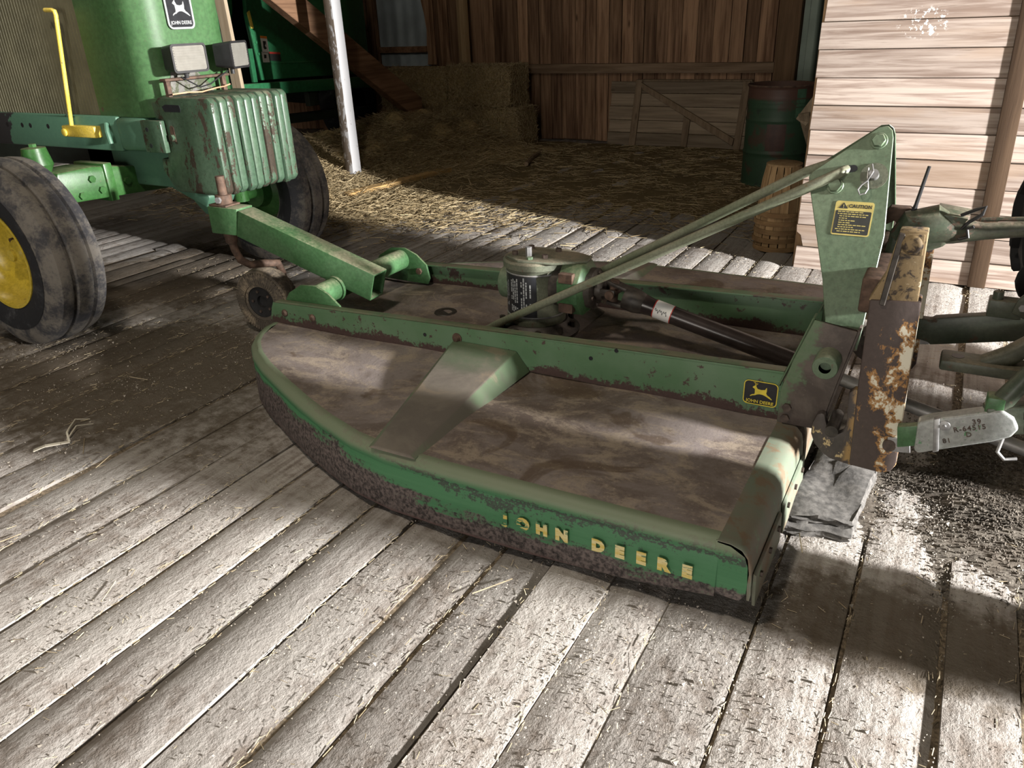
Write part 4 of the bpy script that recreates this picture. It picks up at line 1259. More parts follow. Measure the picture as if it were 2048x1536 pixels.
# ------------------------------------------------------------------ tractor hitched to the cutter (only its tail is in view)
rt = Thing('tractor', (1.0, YC, 0.0), 'tractor tail with black lugged tires, lift arms and top link hitched to the mower', 'tractor')
def lug_wheel(yc, s_):
    R_, W_ = 0.77, 0.30
    c = (0.985, yc, 0.765)
    prof = [(0.40, -0.13), (0.46, -0.145), (0.60, -0.150), (0.68, -0.145), (0.715, -0.11), (0.725, 0.0), (0.715, 0.11), (0.68, 0.145), (0.60, 0.150), (0.46, 0.145), (0.40, 0.13)]
    ty = rt.part('tire', MB().lathe(prof, c, (0, 1, 0), 72), M['tire_black'])
    lg = MB()
    N = 22
    for k in range(N):
        for sd_ in (-1, 1):
            t0 = 2 * math.pi * (k + (0.5 if sd_ > 0 else 0)) / N
            pts = []
            for q in range(5):
                f_ = q / 4
                t_ = t0 + 0.20 * f_
                yy = sd_ * (0.012 + 0.148 * (1 - f_))
                rr = 0.755 - 0.045 * (1 - f_) ** 3
                pts.append((t_, yy, rr))
            vs, fs = [], []
            for (t_, yy, rr) in pts:
                for dt, rad in ((-0.036, 0.70), (-0.022, rr), (0.022, rr), (0.036, 0.70)):
                    a_ = t_ + dt
                    vs.append((c[0] + rad * math.cos(a_), c[1] + yy, c[2] + rad * math.sin(a_)))
            for q in range(4):
                for e in range(3):
                    fs.append((q * 4 + e, q * 4 + e + 1, q * 4 + e + 5, q * 4 + e + 4))
            fs += [(0, 1, 2, 3), (19, 18, 17, 16)]
            lg.add(vs, fs)
    rt.part('tread_lugs', lg, M['tire_black'], 0.006, 1, parent=ty)
    rt.part('rim', MB().lathe([(0.40, -0.135), (0.415, -0.14), (0.42, -0.12), (0.37, -0.10), (0.36, -0.02), (0.20, 0.02), (0.10, 0.02), (0, 0.02)], c, (0, -s_, 0), 48), M['rim_yellow'], parent=ty)
lug_wheel(1.965, 1)
lug_wheel(3.585, -1)
rt.part('axle_housing', MB().tube([(0.985, 2.16, 0.765), (0.985, 2.45, 0.765), (0.985, 2.56, 0.765), (0.985, 3.06, 0.765), (0.985, 3.17, 0.765), (0.985, 3.48, 0.765)], [0.075, 0.085, 0.15, 0.15, 0.085, 0.075], 24), M['arm_dark'])
rt.part('transmission_case', MB().box((0.78, 2.60, 0.42), (2.6, 3.02, 0.90)), M['arm_dark'], 0.03, 3)
rt.part('belly_housing', MB().box((2.6, 2.56, 0.48), (4.3, 3.06, 0.98)), M['arm_dark'], 0.03, 3)
for yin, yout in ((2.33, 1.83), (3.19, 3.66)):  # unseen fenders, added to keep lamp light off the left tractor's tires
    arc_o = [(0.985 - 0.86 * math.cos(math.radians(a_)), 0.765 + 0.86 * math.sin(math.radians(a_))) for a_ in range(48, 151, 6)]
    arc_i = [(0.985 - 0.845 * math.cos(math.radians(a_)), 0.765 + 0.845 * math.sin(math.radians(a_))) for a_ in range(48, 151, 6)]
    fd = rt.part('shade_fender', MB().prism(arc_o + arc_i[::-1], 'Y', yin, yout), M['green_tractor'], 0.003, 1)
    rt.part('shade_fender_side', MB().prism(arc_o + [(1.70, 0.95), (0.45, 0.95)], 'Y', yin, yin + 0.012), M['green_tractor'], 0.002, 1, parent=fd)
rt.part('rear_cover', MB().box((0.70, 2.66, 0.50), (0.79, 2.96, 0.86)), M['link'], 0.015, 2)
# top link
tl = rt.part('top_link', MB().tube([(-0.105, 2.75, 0.80), (-0.075, 2.75, 0.845), (-0.02, 2.755, 0.862), (0.04, 2.76, 0.845), (0.12, 2.765, 0.850), (0.24, 2.77, 0.868), (0.78, 2.81, 0.90)], [0.050, 0.064, 0.062, 0.040, 0.026, 0.024, 0.024], 20), M['link'])
rt.part('link_end', MB().prism([(-0.155, 0.70), (-0.145, 0.83), (-0.115, 0.885), (-0.06, 0.905), (-0.01, 0.89), (0.03, 0.85), (0.02, 0.80), (-0.045, 0.77), (-0.07, 0.70)], 'Y', 2.725, 2.785), M['link'], 0.016, 3, parent=tl)
rt.part('guide_plate', MB().slab([(-0.03, 2.72, 0.905), (0.065, 2.72, 0.892), (0.050, 2.72, 0.862), (0.015, 2.72, 0.86)], (0.01, 0.10, 0.012)), M['link'], 0.002, parent=tl)
rt.part('handle_rod', MB().tube([(-0.090, 2.75, 0.89), (-0.085, 2.75, 0.92), (-0.068, 2.75, 1.04)], [0.010, 0.006, 0.005], 8), M['black_plastic'], parent=tl)
rt.part('locking_bar', MB().tube([(0.10, 2.72, 0.895), (0.30, 2.72, 0.915), (0.60, 2.74, 0.93)], 0.007, 8), M['link'], parent=tl)
rt.part('retaining_clip', MB().tube([(0.045, 2.735, 0.90), (0.085, 2.722, 0.925), (0.105, 2.715, 0.935), (0.100, 2.715, 0.912), (0.070, 2.722, 0.885), (0.050, 2.730, 0.858), (0.040, 2.735, 0.838), (0.055, 2.728, 0.828), (0.075, 2.722, 0.838), (0.068, 2.725, 0.862), (0.085, 2.72, 0.872)], 0.0055, 8), M['black_plastic'], parent=tl)
# near lift arm: bare casting with raised numbers, its socket on the hitch
na = rt.part('lift_arm', MB().prism([(0.040, 0.392), (0.075, 0.412), (0.200, 0.462), (0.235, 0.475), (0.268, 0.455), (0.285, 0.425), (0.272, 0.398), (0.230, 0.372), (0.170, 0.345), (0.058, 0.292), (0.045, 0.300)], 'Y', 2.285, 2.335), M['cast'], 0.008, 3, label='bare steel casting with raised numbers')
rt.part('arm_tongue', MB().prism([(-0.01, 0.360), (0.05, 0.378), (0.05, 0.310), (0.0, 0.292)], 'Y', 2.298, 2.328), M['green'], 0.003, parent=na)
rt.part('arm_band', MB().prism([(0.078, 0.414), (0.092, 0.420), (0.108, 0.316), (0.094, 0.308)], 'Y', 2.279, 2.30), M['steel'], 0.002, parent=na)
rt.part('grease_boss', MB().lathe([(0, 0.012), (0.004, 0.012), (0.005, 0.004), (0.014, 0.003), (0.016, 0)], (0.108, 2.285, 0.399), (0, -1, 0), 20), M['steel'], parent=na)
ad = Vector((0.93, 0, 0.36)).normalized()
au = Vector((-0.36, 0, 0.93)).normalized()
ctm = MB()
for s_, px_, pz_, sz in (('39', 0.183, 0.428, 0.021), ('R-64515', 0.170, 0.404, 0.021), ('D', 0.172, 0.384, 0.020), ('81', 0.122, 0.352, 0.020)):
    k = text_mb(s_, sz, (px_, 2.2845, pz_), ad, au, 0.0022, 0.0004, 1.15)
    ctm.add(k.v, k.f)
rt.part('cast_numbers', ctm, M['bolt_dark'], parent=na)
rt.part('lift_arm', MB().bar((0.20, 2.31, 0.43), (0.80, 2.46, 0.52), 0.05, 0.085), M['arm_dark'], 0.006)
rt.part('lift_link', MB().tube([(0.225, 2.32, 0.47), (0.30, 2.33, 0.62), (0.55, 2.42, 1.0)], [0.030, 0.022, 0.020], 14), M['arm_dark'])
rt.part('link_clevis', MB().box((0.195, 2.29, 0.455), (0.240, 2.345, 0.505)), M['green'], 0.006)
rt.part('safety_chain', MB().tube([(0.255, 2.30, 0.385), (0.25, 2.29, 0.345), (0.27, 2.29, 0.325), (0.30, 2.30, 0.33)], 0.005, 8), M['steel'])
# far lift arm and drawbar
fa = rt.part('lift_arm', MB().prism([(-0.04, 0.395), (0.03, 0.395), (0.04, 0.405), (0.27, 0.455), (0.46, 0.475), (0.46, 0.385), (0.27, 0.345), (0.04, 0.295), (0.03, 0.305), (-0.04, 0.318)], 'Y', 3.185, 3.235), M['arm_dark'], 0.006, 2)
rt.part('arm_knuckle', MB().box((0.20, 3.175, 0.44), (0.31, 3.245, 0.505)).tube([(0.225, 3.20, 0.50), (0.225, 3.20, 0.535)], 0.018, 12), M['arm_dark'], 0.008, parent=fa)
rt.part('arm_plate', MB().prism([(0.275, 0.47), (0.285, 0.52), (0.36, 0.62), (0.42, 0.62), (0.42, 0.50), (0.33, 0.445)], 'Y', 3.160, 3.176), M['arm_dark'], 0.004, parent=fa)
rt.part('bolt', MB().hexbolt((0.305, 3.16, 0.495), (0, -1, 0), 0.014, 0.012), M['steel'], parent=fa)
rt.part('lift_arm', MB().bar((0.44, 3.21, 0.43), (0.82, 3.12, 0.50), 0.05, 0.085), M['arm_dark'], 0.006)
db = rt.part('drawbar', MB().box((0.075, 2.755, 0.372), (0.80, 2.865, 0.412)), M['arm_dark'], 0.01, 2)
rt.part('drawbar_hole', MB().tube([(0.125, 2.81, 0.4115), (0.125, 2.81, 0.4130)], 0.020, 20), M['black_label'], parent=db)
rt.part('hammer_strap', MB().tube([(0.20, 2.81, 0.40), (0.27, 2.81, 0.44), (0.33, 2.81, 0.50), (0.70, 2.81, 0.55)], [0.028, 0.034, 0.036, 0.036], 14), M['arm_dark'])

# ------------------------------------------------------------------ green tractor standing at the left
gt = Thing('tractor', (-4.15, 3.03, 0.0), 'green tractor front with suitcase weights, work lamps and yellow rims', 'tractor')
def front_wheel(yc, out):
    c = (-4.17, yc, 0.487)
    W_ = 0.15
    prof = [(0.245, -0.125), (0.27, -0.14), (0.34, -0.155), (0.41, -0.150), (0.445, -0.130), (0.468, -0.118), (0.474, -0.085), (0.472, -0.066), (0.455, -0.058), (0.456, -0.046), (0.478, -0.038), (0.482, 0.0), (0.478, 0.038),
            (0.456, 0.046), (0.455, 0.058), (0.472, 0.066), (0.474, 0.085), (0.468, 0.118), (0.445, 0.130), (0.41, 0.150), (0.34, 0.155), (0.27, 0.14), (0.245, 0.125)]
    ty = gt.part('tire', MB().lathe(prof, c, (0, 1, 0), 96), M['tire'])
    for s_ in (-1, 1):
        gt.part('sidewall', MB().lathe([(0.243, 0.122 * s_), (0.272, 0.1425 * s_), (0.33, 0.1565 * s_), (0.375, 0.1555 * s_)], c, (0, 1, 0), 96), M['tire_side'], parent=ty)
    rim = gt.part('rim', MB().lathe([(0.250, 0.128), (0.262, 0.134), (0.262, 0.142), (0.248, 0.142), (0.236, 0.125), (0.228, 0.06), (0.205, 0.030), (0.13, -0.01), (0.09, -0.015), (0, -0.015)], c, (0, out, 0), 72), M['rim_yellow'], parent=ty)
    gt.part('hub', MB().lathe([(0.075, -0.02), (0.075, 0.03), (0.05, 0.055), (0.032, 0.06), (0.030, 0.075), (0, 0.075)], c, (0, out, 0), 32), M['rim_yellow'], parent=ty)
    for k in range(6):
        t_ = 2 * math.pi * k / 6 + 0.5
        gt.part('wheel_bolt', MB().hexbolt((c[0] + 0.105 * math.cos(t_), c[1] + out * -0.014, c[2] + 0.105 * math.sin(t_)), (0, out, 0), 0.013, 0.022), M['rust'], parent=ty)
    gt.part('valve', MB().tube([(c[0] + 0.195, c[1] + out * 0.03, c[2] - 0.08), (c[0] + 0.185, c[1] + out * 0.065, c[2] - 0.078)], 0.006, 8), M['black_plastic'], parent=ty)
    gt.part('hub_back', MB().lathe([(0.235, 0.10), (0.18, 0.02), (0.11, 0.05), (0.10, 0.12), (0, 0.12)], c, (0, -out, 0), 40), M['green_axle'], parent=ty)
front_wheel(2.185, -1)
front_wheel(3.90, 1)
# axle beam, knuckles
ax_b = gt.part('axle_beam', MB().prism([(2.36, 0.70), (2.40, 0.86), (2.60, 0.862), (3.03, 0.80), (3.46, 0.862), (3.66, 0.86), (3.70, 0.70), (3.03, 0.665)], 'X', -4.29, -4.05), M['green_axle'], 0.012, 2)
for yy, zz in ((2.575, 0.80), (2.62, 0.735), (2.78, 0.755), (2.50, 0.725), (3.30, 0.76), (3.45, 0.73)):
    gt.part('bolt', MB().hexbolt((-4.05, yy, zz), (1, 0, 0), 0.020, 0.016), M['green_axle'], parent=ax_b)
gt.part('axle_clamp', MB().box((-4.30, 2.655, 0.665), (-4.035, 2.705, 0.868)), M['green_axle'], 0.006, parent=ax_b)
for yy in (2.385, 3.675):
    gt.part('spindle_cap', MB().tube([(-4.17, yy, 0.45), (-4.17, yy, 0.86), (-4.17, yy, 0.90), (-4.17, yy, 0.985), (-4.17, yy, 0.99)], [0.05, 0.055, 0.075, 0.058, 0.03], 20), M['green_axle'])
    gt.part('cap_bolt', MB().hexbolt((-4.17, yy, 0.985), (0, 0, 1), 0.02, 0.02), M['green_axle'])
gt.part('spindle', MB().tube([(-4.17, 2.20, 0.487), (-4.17, 2.42, 0.487)], 0.04, 14).tube([(-4.17, 3.64, 0.487), (-4.17, 3.88, 0.487)], 0.04, 14), M['green_axle'])
gt.part('axle_support', MB().box((-4.45, 2.85, 0.72), (-3.70, 3.21, 0.93)).prism([(-4.0, 0.74), (-3.62, 0.60), (-3.58, 0.66), (-3.70, 0.93), (-4.0, 0.93)], 'Y', 2.93, 3.13), M['frame'], 0.012, 2)
gt.part('tow_hook', MB().prism([(-3.78, 0.62), (-3.70, 0.55), (-3.60, 0.54), (-3.58, 0.60), (-3.64, 0.65), (-3.70, 0.72)], 'Y', 2.98, 3.08), M['frame'], 0.01)
# frame rails, radiator bolster
fr = gt.part('frame_rail', MB().box((-6.2, 2.722, 0.925), (-3.93, 2.80, 1.105)), M['frame'], 0.012, 2)
gt.part('frame_rail', MB().box((-6.2, 3.26, 0.925), (-3.93, 3.338, 1.105)), M['frame'], 0.012, 2)
gt.part('frame_nose', MB().box((-3.94, 2.715, 0.93), (-3.70, 3.345, 1.10)), M['frame'], 0.03, 3)
gt.part('side_plate', MB().box((-3.71, 2.70, 0.935), (-3.555, 2.73, 1.095)), M['weight'], 0.006)
for xx_, zz in ((-3.665, 1.05), (-3.660, 0.97)):
    gt.part('hole', MB().tube([(xx_, 2.699, zz), (xx_, 2.702, zz)], 0.012, 8), M['black_label'])
for xx_ in (-4.95, -4.80, -4.72, -4.55):
    gt.part('hole', MB().tube([(xx_, 2.7215, 1.04), (xx_, 2.7225, 1.04)], 0.014, 8), M['black_label'], parent=fr)
gt.part('hose', MB().tube([(-4.0, 2.71, 1.07), (-3.98, 2.69, 1.03), (-3.97, 2.69, 0.97)], 0.012, 8), M['frame'], parent=fr)
# engine block and body behind the screen
gt.part('engine_block', MB().box((-6.2, 2.85, 0.80), (-4.2, 3.21, 1.75)), M['machine_dark'], 0.02)
# radiator screen: corrugated
mb = MB()
N = 40
xs_ = [-5.10 + (1.015) * i / (N * 4) for i in range(N * 4 + 1)]
prof = [(x_ + (0.0022 if i % 4 == 0 else -0.0022 if i % 4 == 3 else 0), (2.782, 2.760, 2.758, 2.782)[i % 4]) for i, x_ in enumerate(xs_)]
n = len(prof)
mb.add([(a, b, 1.105) for a, b in prof] + [(a, b, 2.05) for a, b in prof] + [(a, 2.79, 1.105) for a, b in prof] + [(a, 2.79, 2.05) for a, b in prof],
       [(i, i + 1, n + i + 1, n + i) for i in range(n - 1)] + [(2 * n + i + 1, 2 * n + i, 3 * n + i, 3 * n + i + 1) for i in range(n - 1)])
gt.part('radiator_screen', mb, M['screen'], smooth=25)
gt.part('hood_side', MB().box((-6.2, 2.74, 1.30), (-5.11, 2.77, 2.05)), M['green_tractor'], 0.01)
# nose cowl with rounded corner, closed at the back
arc = []
for k in range(9):
    arc.append((-3.74 + 0.14 * math.sin(math.radians(90 * k / 8)), 2.885 - 0.14 * math.cos(math.radians(90 * k / 8))))
arc2 = [(a, 2 * 3.03 - b) for a, b in arc][::-1]
nose = [(-4.085, 2.745)] + arc + arc2 + [(-4.085, 3.315)]
gt_nose = gt.part('nose_cowl', MB().prism(nose, 'Z', 1.10, 2.05), M['green_tractor'], 0.006, 2, smooth=40)
gt.part('scuffed_patch', MB().prism([(2.86, 1.14), (2.845, 1.24), (2.87, 1.33), (2.93, 1.35), (3.0, 1.33), (3.06, 1.28), (3.12, 1.22), (3.14, 1.16), (3.05, 1.13)], 'X', -3.6005, -3.5985), paint('scraped_bare_patch', (0.125, 0.12, 0.11), (0.17, 0.165, 0.15), rust=(0.045, 0.05, 0.03), rust_amt=0.95, dust_amt=0, scale=10), parent=gt_nose)
gt.part('bolster', MB().box((-4.09, 2.80, 1.04), (-3.62, 3.26, 1.11)), M['frame'], 0.006)
# emblem
ec = Vector((-3.5995, 2.985, 1.598))
ey, ez = Vector((0, 1, 0)), Vector((0, 0, 1))
em = gt.part('emblem', plate_mb(ec, ey, ez, 0.160, 0.170, 0.026, 0.010), M['black_label'], parent=gt_nose, label='black and silver emblem with deer')
gt.part('emblem_frame', ring_mb(ec + Vector((0.008, 0, 0)), ey, ez, 0.166, 0.176, 0.028, 0.010, 0.006), M['silver'], 0.001, 1, parent=gt_nose)
gt.part('emblem_deer', deer_mb(ec + Vector((0.010, -0.072, -0.076)), ey, ez, 0.145, 0.155, 0.003), M['silver'], parent=gt_nose)
gt.part('emblem_name', text_mb('JOHN DEERE', 0.0225, ec + Vector((0.011, 0, -0.058)), ey, ez, 0.003, 0.0005), M['silver'], parent=gt_nose)
# yellow rod and block on the frame
gt.part('yellow_rod', MB().tube([(-4.30, 2.70, 1.02), (-4.175, 2.70, 1.60), (-4.178, 2.70, 1.617), (-4.195, 2.70, 1.622), (-4.255, 2.70, 1.625)], 0.011, 12), M['yellow'])
gt.part('yellow_block', MB().box((-4.36, 2.68, 0.995), (-4.075, 2.735, 1.055)).tube([(-4.33, 2.68, 1.02), (-4.33, 2.665, 1.02)], 0.022, 14), M['yellow'], 0.008, 2)
# suitcase weights, each hung on the nose
wp = [(-3.600, 1.185), (-3.585, 1.205), (-3.22, 1.205), (-3.195, 1.185), (-3.195, 0.755), (-3.22, 0.728), (-3.575, 0.735), (-3.605, 0.765), (-3.655, 0.84), (-3.650, 0.905), (-3.600, 0.90), (-3.590, 0.94), (-3.590, 1.095), (-3.625, 1.10), (-3.640, 1.185)]
NW = 10
wy0 = 2.735
wt_ = 0.0525
first = None
for k in range(NW):
    y0 = wy0 + k * wt_
    dz = random.uniform(-0.004, 0.003)
    dx = random.uniform(-0.008, 0.006)
    if first is None:
        first = MB().prism(wp, 'Y', y0 + 0.003, y0 + wt_ - 0.003).mesh('suitcase_weight', (gt.loc[0], gt.loc[1], 0), 0.012, 2)
        first.materials.append(M['weight'])
    o = put('suitcase_weight', first, None, gt.o)
    o.location = (dx, k * wt_, dz)
    if k == 0:
        gt.part('handle_slot', MB().slab([(-3.545, wy0 + 0.0015, 1.135), (-3.43, wy0 + 0.0015, 1.135), (-3.425, wy0 + 0.0015, 1.150), (-3.43, wy0 + 0.0015, 1.168), (-3.53, wy0 + 0.0015, 1.170), (-3.56, wy0 + 0.0015, 1.160)], (0, 0.002, 0)), M['black_label'], parent=o)
        gt.part('bolt_recess', MB().slab([(-3.54, wy0 + 0.0015, 0.99), (-3.505, wy0 + 0.0015, 0.99), (-3.505, wy0 + 0.0015, 1.06), (-3.52, wy0 + 0.0015, 1.07), (-3.535, wy0 + 0.0015, 1.06)], (0, 0.002, 0)), M['rust'], parent=o)
        gt.part('bolt', MB().hexbolt((-3.522, wy0 + 0.002, 1.01), (0, -1, 0), 0.017, 0.016), M['weight'], parent=o)
        for c_ in o.children:
            c_.location = (-dx, 0, -dz)
# lamp bracket and work lamps
gt.part('lamp_bracket', MB().box((-3.56, 2.775, 1.19), (-3.535, 2.80, 1.285)).box((-3.56, 3.135, 1.19), (-3.535, 3.16, 1.285)).box((-3.57, 2.765, 1.275), (-3.525, 3.18, 1.288)), M['rust'], 0.002, 1)
def work_lamp(yc, yaw):
    R_ = Matrix.Rotation(yaw, 4, 'Z')
    base = Vector((-3.50, yc, 1.378))
    def P(mb):
        mb.v = [tuple(base + (R_ @ Vector(p))) for p in mb.v]
        return mb
    w, h = 0.20, 0.135
    body = MB()
    fr_ = [(0.045, a, b) for a, b in round_rect(w, h, 0.018)]
    bk = [(-0.06, a * 0.8, b * 0.85) for a, b in round_rect(w, h, 0.018)]
    n_ = len(fr_)
    body.add(fr_ + bk, [tuple(range(n_)), tuple(range(2 * n_ - 1, n_ - 1, -1))] + [(i, (i + 1) % n_, n_ + (i + 1) % n_, n_ + i) for i in range(n_)])
    lb = gt.part('lamp_housing', P(body), M['black_plastic'], smooth=40)
    ln = MB().slab([(0.0455, a, b) for a, b in round_rect(w - 0.022, h - 0.022, 0.012)], (0.003, 0, 0))
    gt.part('lens', P(ln), M['lens'], parent=lb)
    rb = MB()
    for k in range(9):
        zz = -0.048 + 0.012 * k
        rb.box((0.0475, -0.085, zz - 0.0022), (0.0515, 0.085, zz + 0.0022))
    gt.part('lens_ribs', P(rb), M['lens'], parent=lb)
    gt.part('lens_frame', P(ring_mb((0.044, 0, 0), (0, 1, 0), (0, 0, 1), w, h, 0.018, 0.010, 0.006)), M['black_plastic'], parent=lb)
    gt.part('lamp_stem', P(MB().tube([(-0.01, 0, -0.066), (-0.01, 0, -0.095)], 0.011, 10)), M['black_plastic'], parent=lb)
work_lamp(2.885, math.radians(-6))
work_lamp(3.195, math.radians(22))
gt.part('lamp_wire', MB().tube([(-3.52, 2.86, 1.29), (-3.50, 2.95, 1.235), (-3.51, 3.03, 1.245), (-3.50, 3.10, 1.28), (-3.51, 3.16, 1.30)], 0.0035, 6), M['black_plastic'])
gt.part('lamp_wire', MB().tube([(-3.50, 2.77, 1.215), (-3.47, 2.84, 1.22), (-3.46, 2.92, 1.215), (-3.47, 3.02, 1.225), (-3.48, 3.09, 1.228), (-3.49, 3.14, 1.235)], 0.0035, 6), plain('orange_wire_skin', (0.62, 0.30, 0.18), 0.5))

# ------------------------------------------------------------------ green harvesting machine behind the brace
hv = Thing('harvester', (-7.4, 7.6, 0.0), 'large green harvesting machine in the dark behind the slanting timber', 'farm machine')
side_p = hv.part('side_panel', MB().prism([(6.82, 0.965), (6.76, 1.64), (6.85, 2.3), (8.78, 2.3), (8.78, 0.91)], 'X', -7.12, -7.06), M['machine'], 0.01)
hv.part('panel_fold', MB().prism([(6.80, 0.965), (6.735, 1.65), (6.775, 1.65), (6.845, 0.965)], 'X', -7.06, -7.035), M['machine'], 0.006)
hv.part('panel_crease', MB().prism([(6.85, 1.150), (8.75, 1.07), (8.75, 1.055), (6.85, 1.135)], 'X', -7.06, -7.05), M['machine'], 0.003, parent=side_p)
hv.part('lower_beam', MB().prism([(6.30, 0.835), (6.30, 0.960), (8.75, 0.872), (8.75, 0.735)], 'X', -7.05, -6.93), M['machine'], 0.01)
hv.part('latch_strap', MB().prism([(6.755, 1.50), (6.735, 1.66), (6.775, 1.68), (6.795, 1.50)], 'X', -7.034, -7.022), M['yellow'], 0.003)
for zz, hh, mm in ((1.325, 0.075, 'white_sticker'), (1.205, 0.055, 'white_sticker')):
    y0 = 6.90 if zz > 1.25 else 6.885
    st = hv.part('warning_sticker', MB().prism([(y0, zz - hh), (y0, zz + hh), (y0 + 0.10, zz + hh - 0.01), (y0 + 0.10, zz - hh - 0.01)], 'X', -7.06, -7.0585), M[mm], parent=side_p)
hv.part('sticker_band', MB().prism([(6.90, 1.40), (6.90, 1.425), (7.0, 1.415), (7.0, 1.39)], 'X', -7.0585, -7.0575), M['orange_print'], parent=side_p)
hv.part('sticker_mark', MB().prism([(6.925, 1.30), (6.93, 1.37), (6.975, 1.365), (6.97, 1.34), (6.95, 1.32), (6.975, 1.29), (6.94, 1.28)], 'X', -7.0585, -7.0575).prism([(6.91, 1.19), (6.915, 1.23), (6.95, 1.225), (6.945, 1.19)], 'X', -7.0585, -7.0575), M['label_black'], parent=side_p)
hv.part('warning_sticker', MB().prism([(6.995, 1.16), (6.995, 1.255), (7.17, 1.24), (7.17, 1.145)], 'X', -7.06, -7.0585), M['label_black'], parent=side_p)
hv.part('sticker_band', MB().prism([(6.995, 1.235), (6.995, 1.255), (7.17, 1.24), (7.17, 1.22)], 'X', -7.0585, -7.0575), M['red_print'], parent=side_p)
hv.part('bolt', MB().hexbolt((-7.035, 6.80, 1.36), (1, 0, 0), 0.015, 0.012), M['machine'])
hv.part('bolt', MB().hexbolt((-7.035, 6.81, 1.24), (1, 0, 0), 0.015, 0.012), M['machine'])
hv.part('body', MB().box((-9.6, 5.9, 0.75), (-7.7, 9.3, 2.4)), M['machine_dark'], 0.05, 2)
hv.part('grain_chute', MB().tube([(-7.75, 5.6, 1.95), (-7.55, 6.3, 1.80), (-7.45, 6.75, 1.78)], [0.26, 0.30, 0.28], 24), M['machine'])
hv.part('post_strut', MB().box((-7.10, 6.70, 0.95), (-7.06, 6.76, 1.30)), M['machine'], 0.004)
hv.part('tire', MB().lathe([(0.22, -0.14), (0.40, -0.16), (0.50, -0.13), (0.52, 0), (0.50, 0.13), (0.40, 0.16), (0.22, 0.14)], (-7.6, 8.9, 0.52), (1, 0.1, 0), 48), M['tire_side'])
hv.part('tire', MB().lathe([(0.22, -0.14), (0.40, -0.16), (0.50, -0.13), (0.52, 0), (0.50, 0.13), (0.40, 0.16), (0.22, 0.14)], (-9.2, 7.9, 0.52), (1, 0.1, 0), 48), M['tire_side'])
hv.part('axle', MB().bar((-7.6, 8.9, 0.55), (-9.6, 8.9, 0.62), 0.12, 0.16), M['machine_dark'], 0.01)
hv.part('hanger', MB().box((-7.05, 7.45, 0.62), (-6.97, 7.62, 0.80)), M['machine_dark'], 0.01)
hv.part('skid_frame', MB().bar((-7.3, 6.2, 0.52), (-7.3, 9.0, 0.42), 0.2, 0.10), M['machine_dark'], 0.01)
hv.part('leg', MB().box((-7.45, 6.5, 0.0), (-7.3, 6.65, 0.52)), M['machine_dark'], 0.005)

# ------------------------------------------------------------------ posts and timbers
wp_ = MB().add([(-5.625, 6.40, 0.0), (-5.505, 6.385, 0.0), (-5.485, 6.50, 0.0), (-5.60, 6.52, 0.0), (-5.655, 6.40, 3.2), (-5.535, 6.385, 3.2), (-5.515, 6.50, 3.2), (-5.63, 6.52, 3.2)],
               [(3, 2, 1, 0), (4, 5, 6, 7), (0, 1, 5, 4), (1, 2, 6, 5), (2, 3, 7, 6), (3, 0, 4, 7)])
single('wooden_post', wp_, M['white_post'], 'upright wooden post with flaking whitewash beside the loose straw', 'post', (-5.56, 6.45, 0), 0.012, 2)
pol = MB().tube([(-6.00, 9.52, 0.0), (-6.02, 9.52, 1.0), (-6.03, 9.52, 3.2)], [0.085, 0.08, 0.075], 8)
single('wooden_pole', pol, M['pole'], 'tan upright pole standing behind the stacked straw bales', 'post', (-6.0, 9.52, 0), 0.0)
brc = MB().slab([(-6.25, 5.05, 2.45), (-6.25, 5.55, 2.45), (-6.25, 8.60, 0.62), (-6.25, 8.60, 0.30)], (0.12, 0, 0))
single('timber_brace', brc, M['brace'], 'heavy brown timber slanting down behind the whitewashed post', 'timber', (-6.2, 6.8, 1.2), 0.006, 1)
tb = MB().slab([(-6.155, 5.50, 2.6), (-6.035, 5.50, 2.6), (-5.93, 5.50, 0.0), (-6.05, 5.50, 0.0)], (0, 0.04, 0))
single('tan_plank', tb, M['tan_board'], 'pale tan plank standing upright behind the tractor nose', 'plank', (-6.0, 5.5, 0), 0.003, 1)
lum = MB().slab([(-5.10, 5.74, 0.012), (-4.985, 5.67, 0.012), (-4.78, 7.16, 0.012), (-4.90, 7.17, 0.012)], (0, 0, 0.038))
single('lumber_board', lum, M['lumber'], 'fresh sawn board lying in the straw by the whitewashed post', 'plank', (-4.95, 6.4, 0.012), 0.002, 1)
single('wooden_stick', MB().tube([(-4.15, 7.70, 0.035), (-4.28, 8.1, 0.04), (-4.40, 8.56, 0.035)], [0.024, 0.026, 0.022], 7), M['panel_batten'], 'short stick lying on the straw floor before the board panel', 'stick', (-4.28, 8.1, 0.03))

# ------------------------------------------------------------------ board panel leaning on the back wall
pn = Thing('board_panel', (-3.07, 9.47, 0.0), 'low grey wooden gate panel with diagonal brace leaning on the back wall', 'gate panel')
def PL(x, z, off=0.0):
    return Vector((x, 9.47 + 0.17 * z - off, z))
zz = 0.004
for k in range(5):
    h = (0.15, 0.145, 0.16, 0.15, 0.135)[k]
    x0 = -3.93 + random.uniform(-0.01, 0.02)
    x1 = -2.18 + random.uniform(-0.015, 0.01)
    pn.part('board', MB().slab([PL(x0, zz + 0.003), PL(x1, zz + 0.003), PL(x1, zz + h - 0.003), PL(x0, zz + h - 0.003)], (0, 0.022, 0)), M['panel_wood'], 0.002, 1)
    zz += h
pn.part('batten', MB().slab([PL(-3.63, 0.0, 0.028), PL(-3.545, 0.0, 0.028), PL(-3.515, 0.765, 0.028), PL(-3.60, 0.765, 0.028)], (0, 0.027, 0)), M['panel_batten'], 0.002, 1)
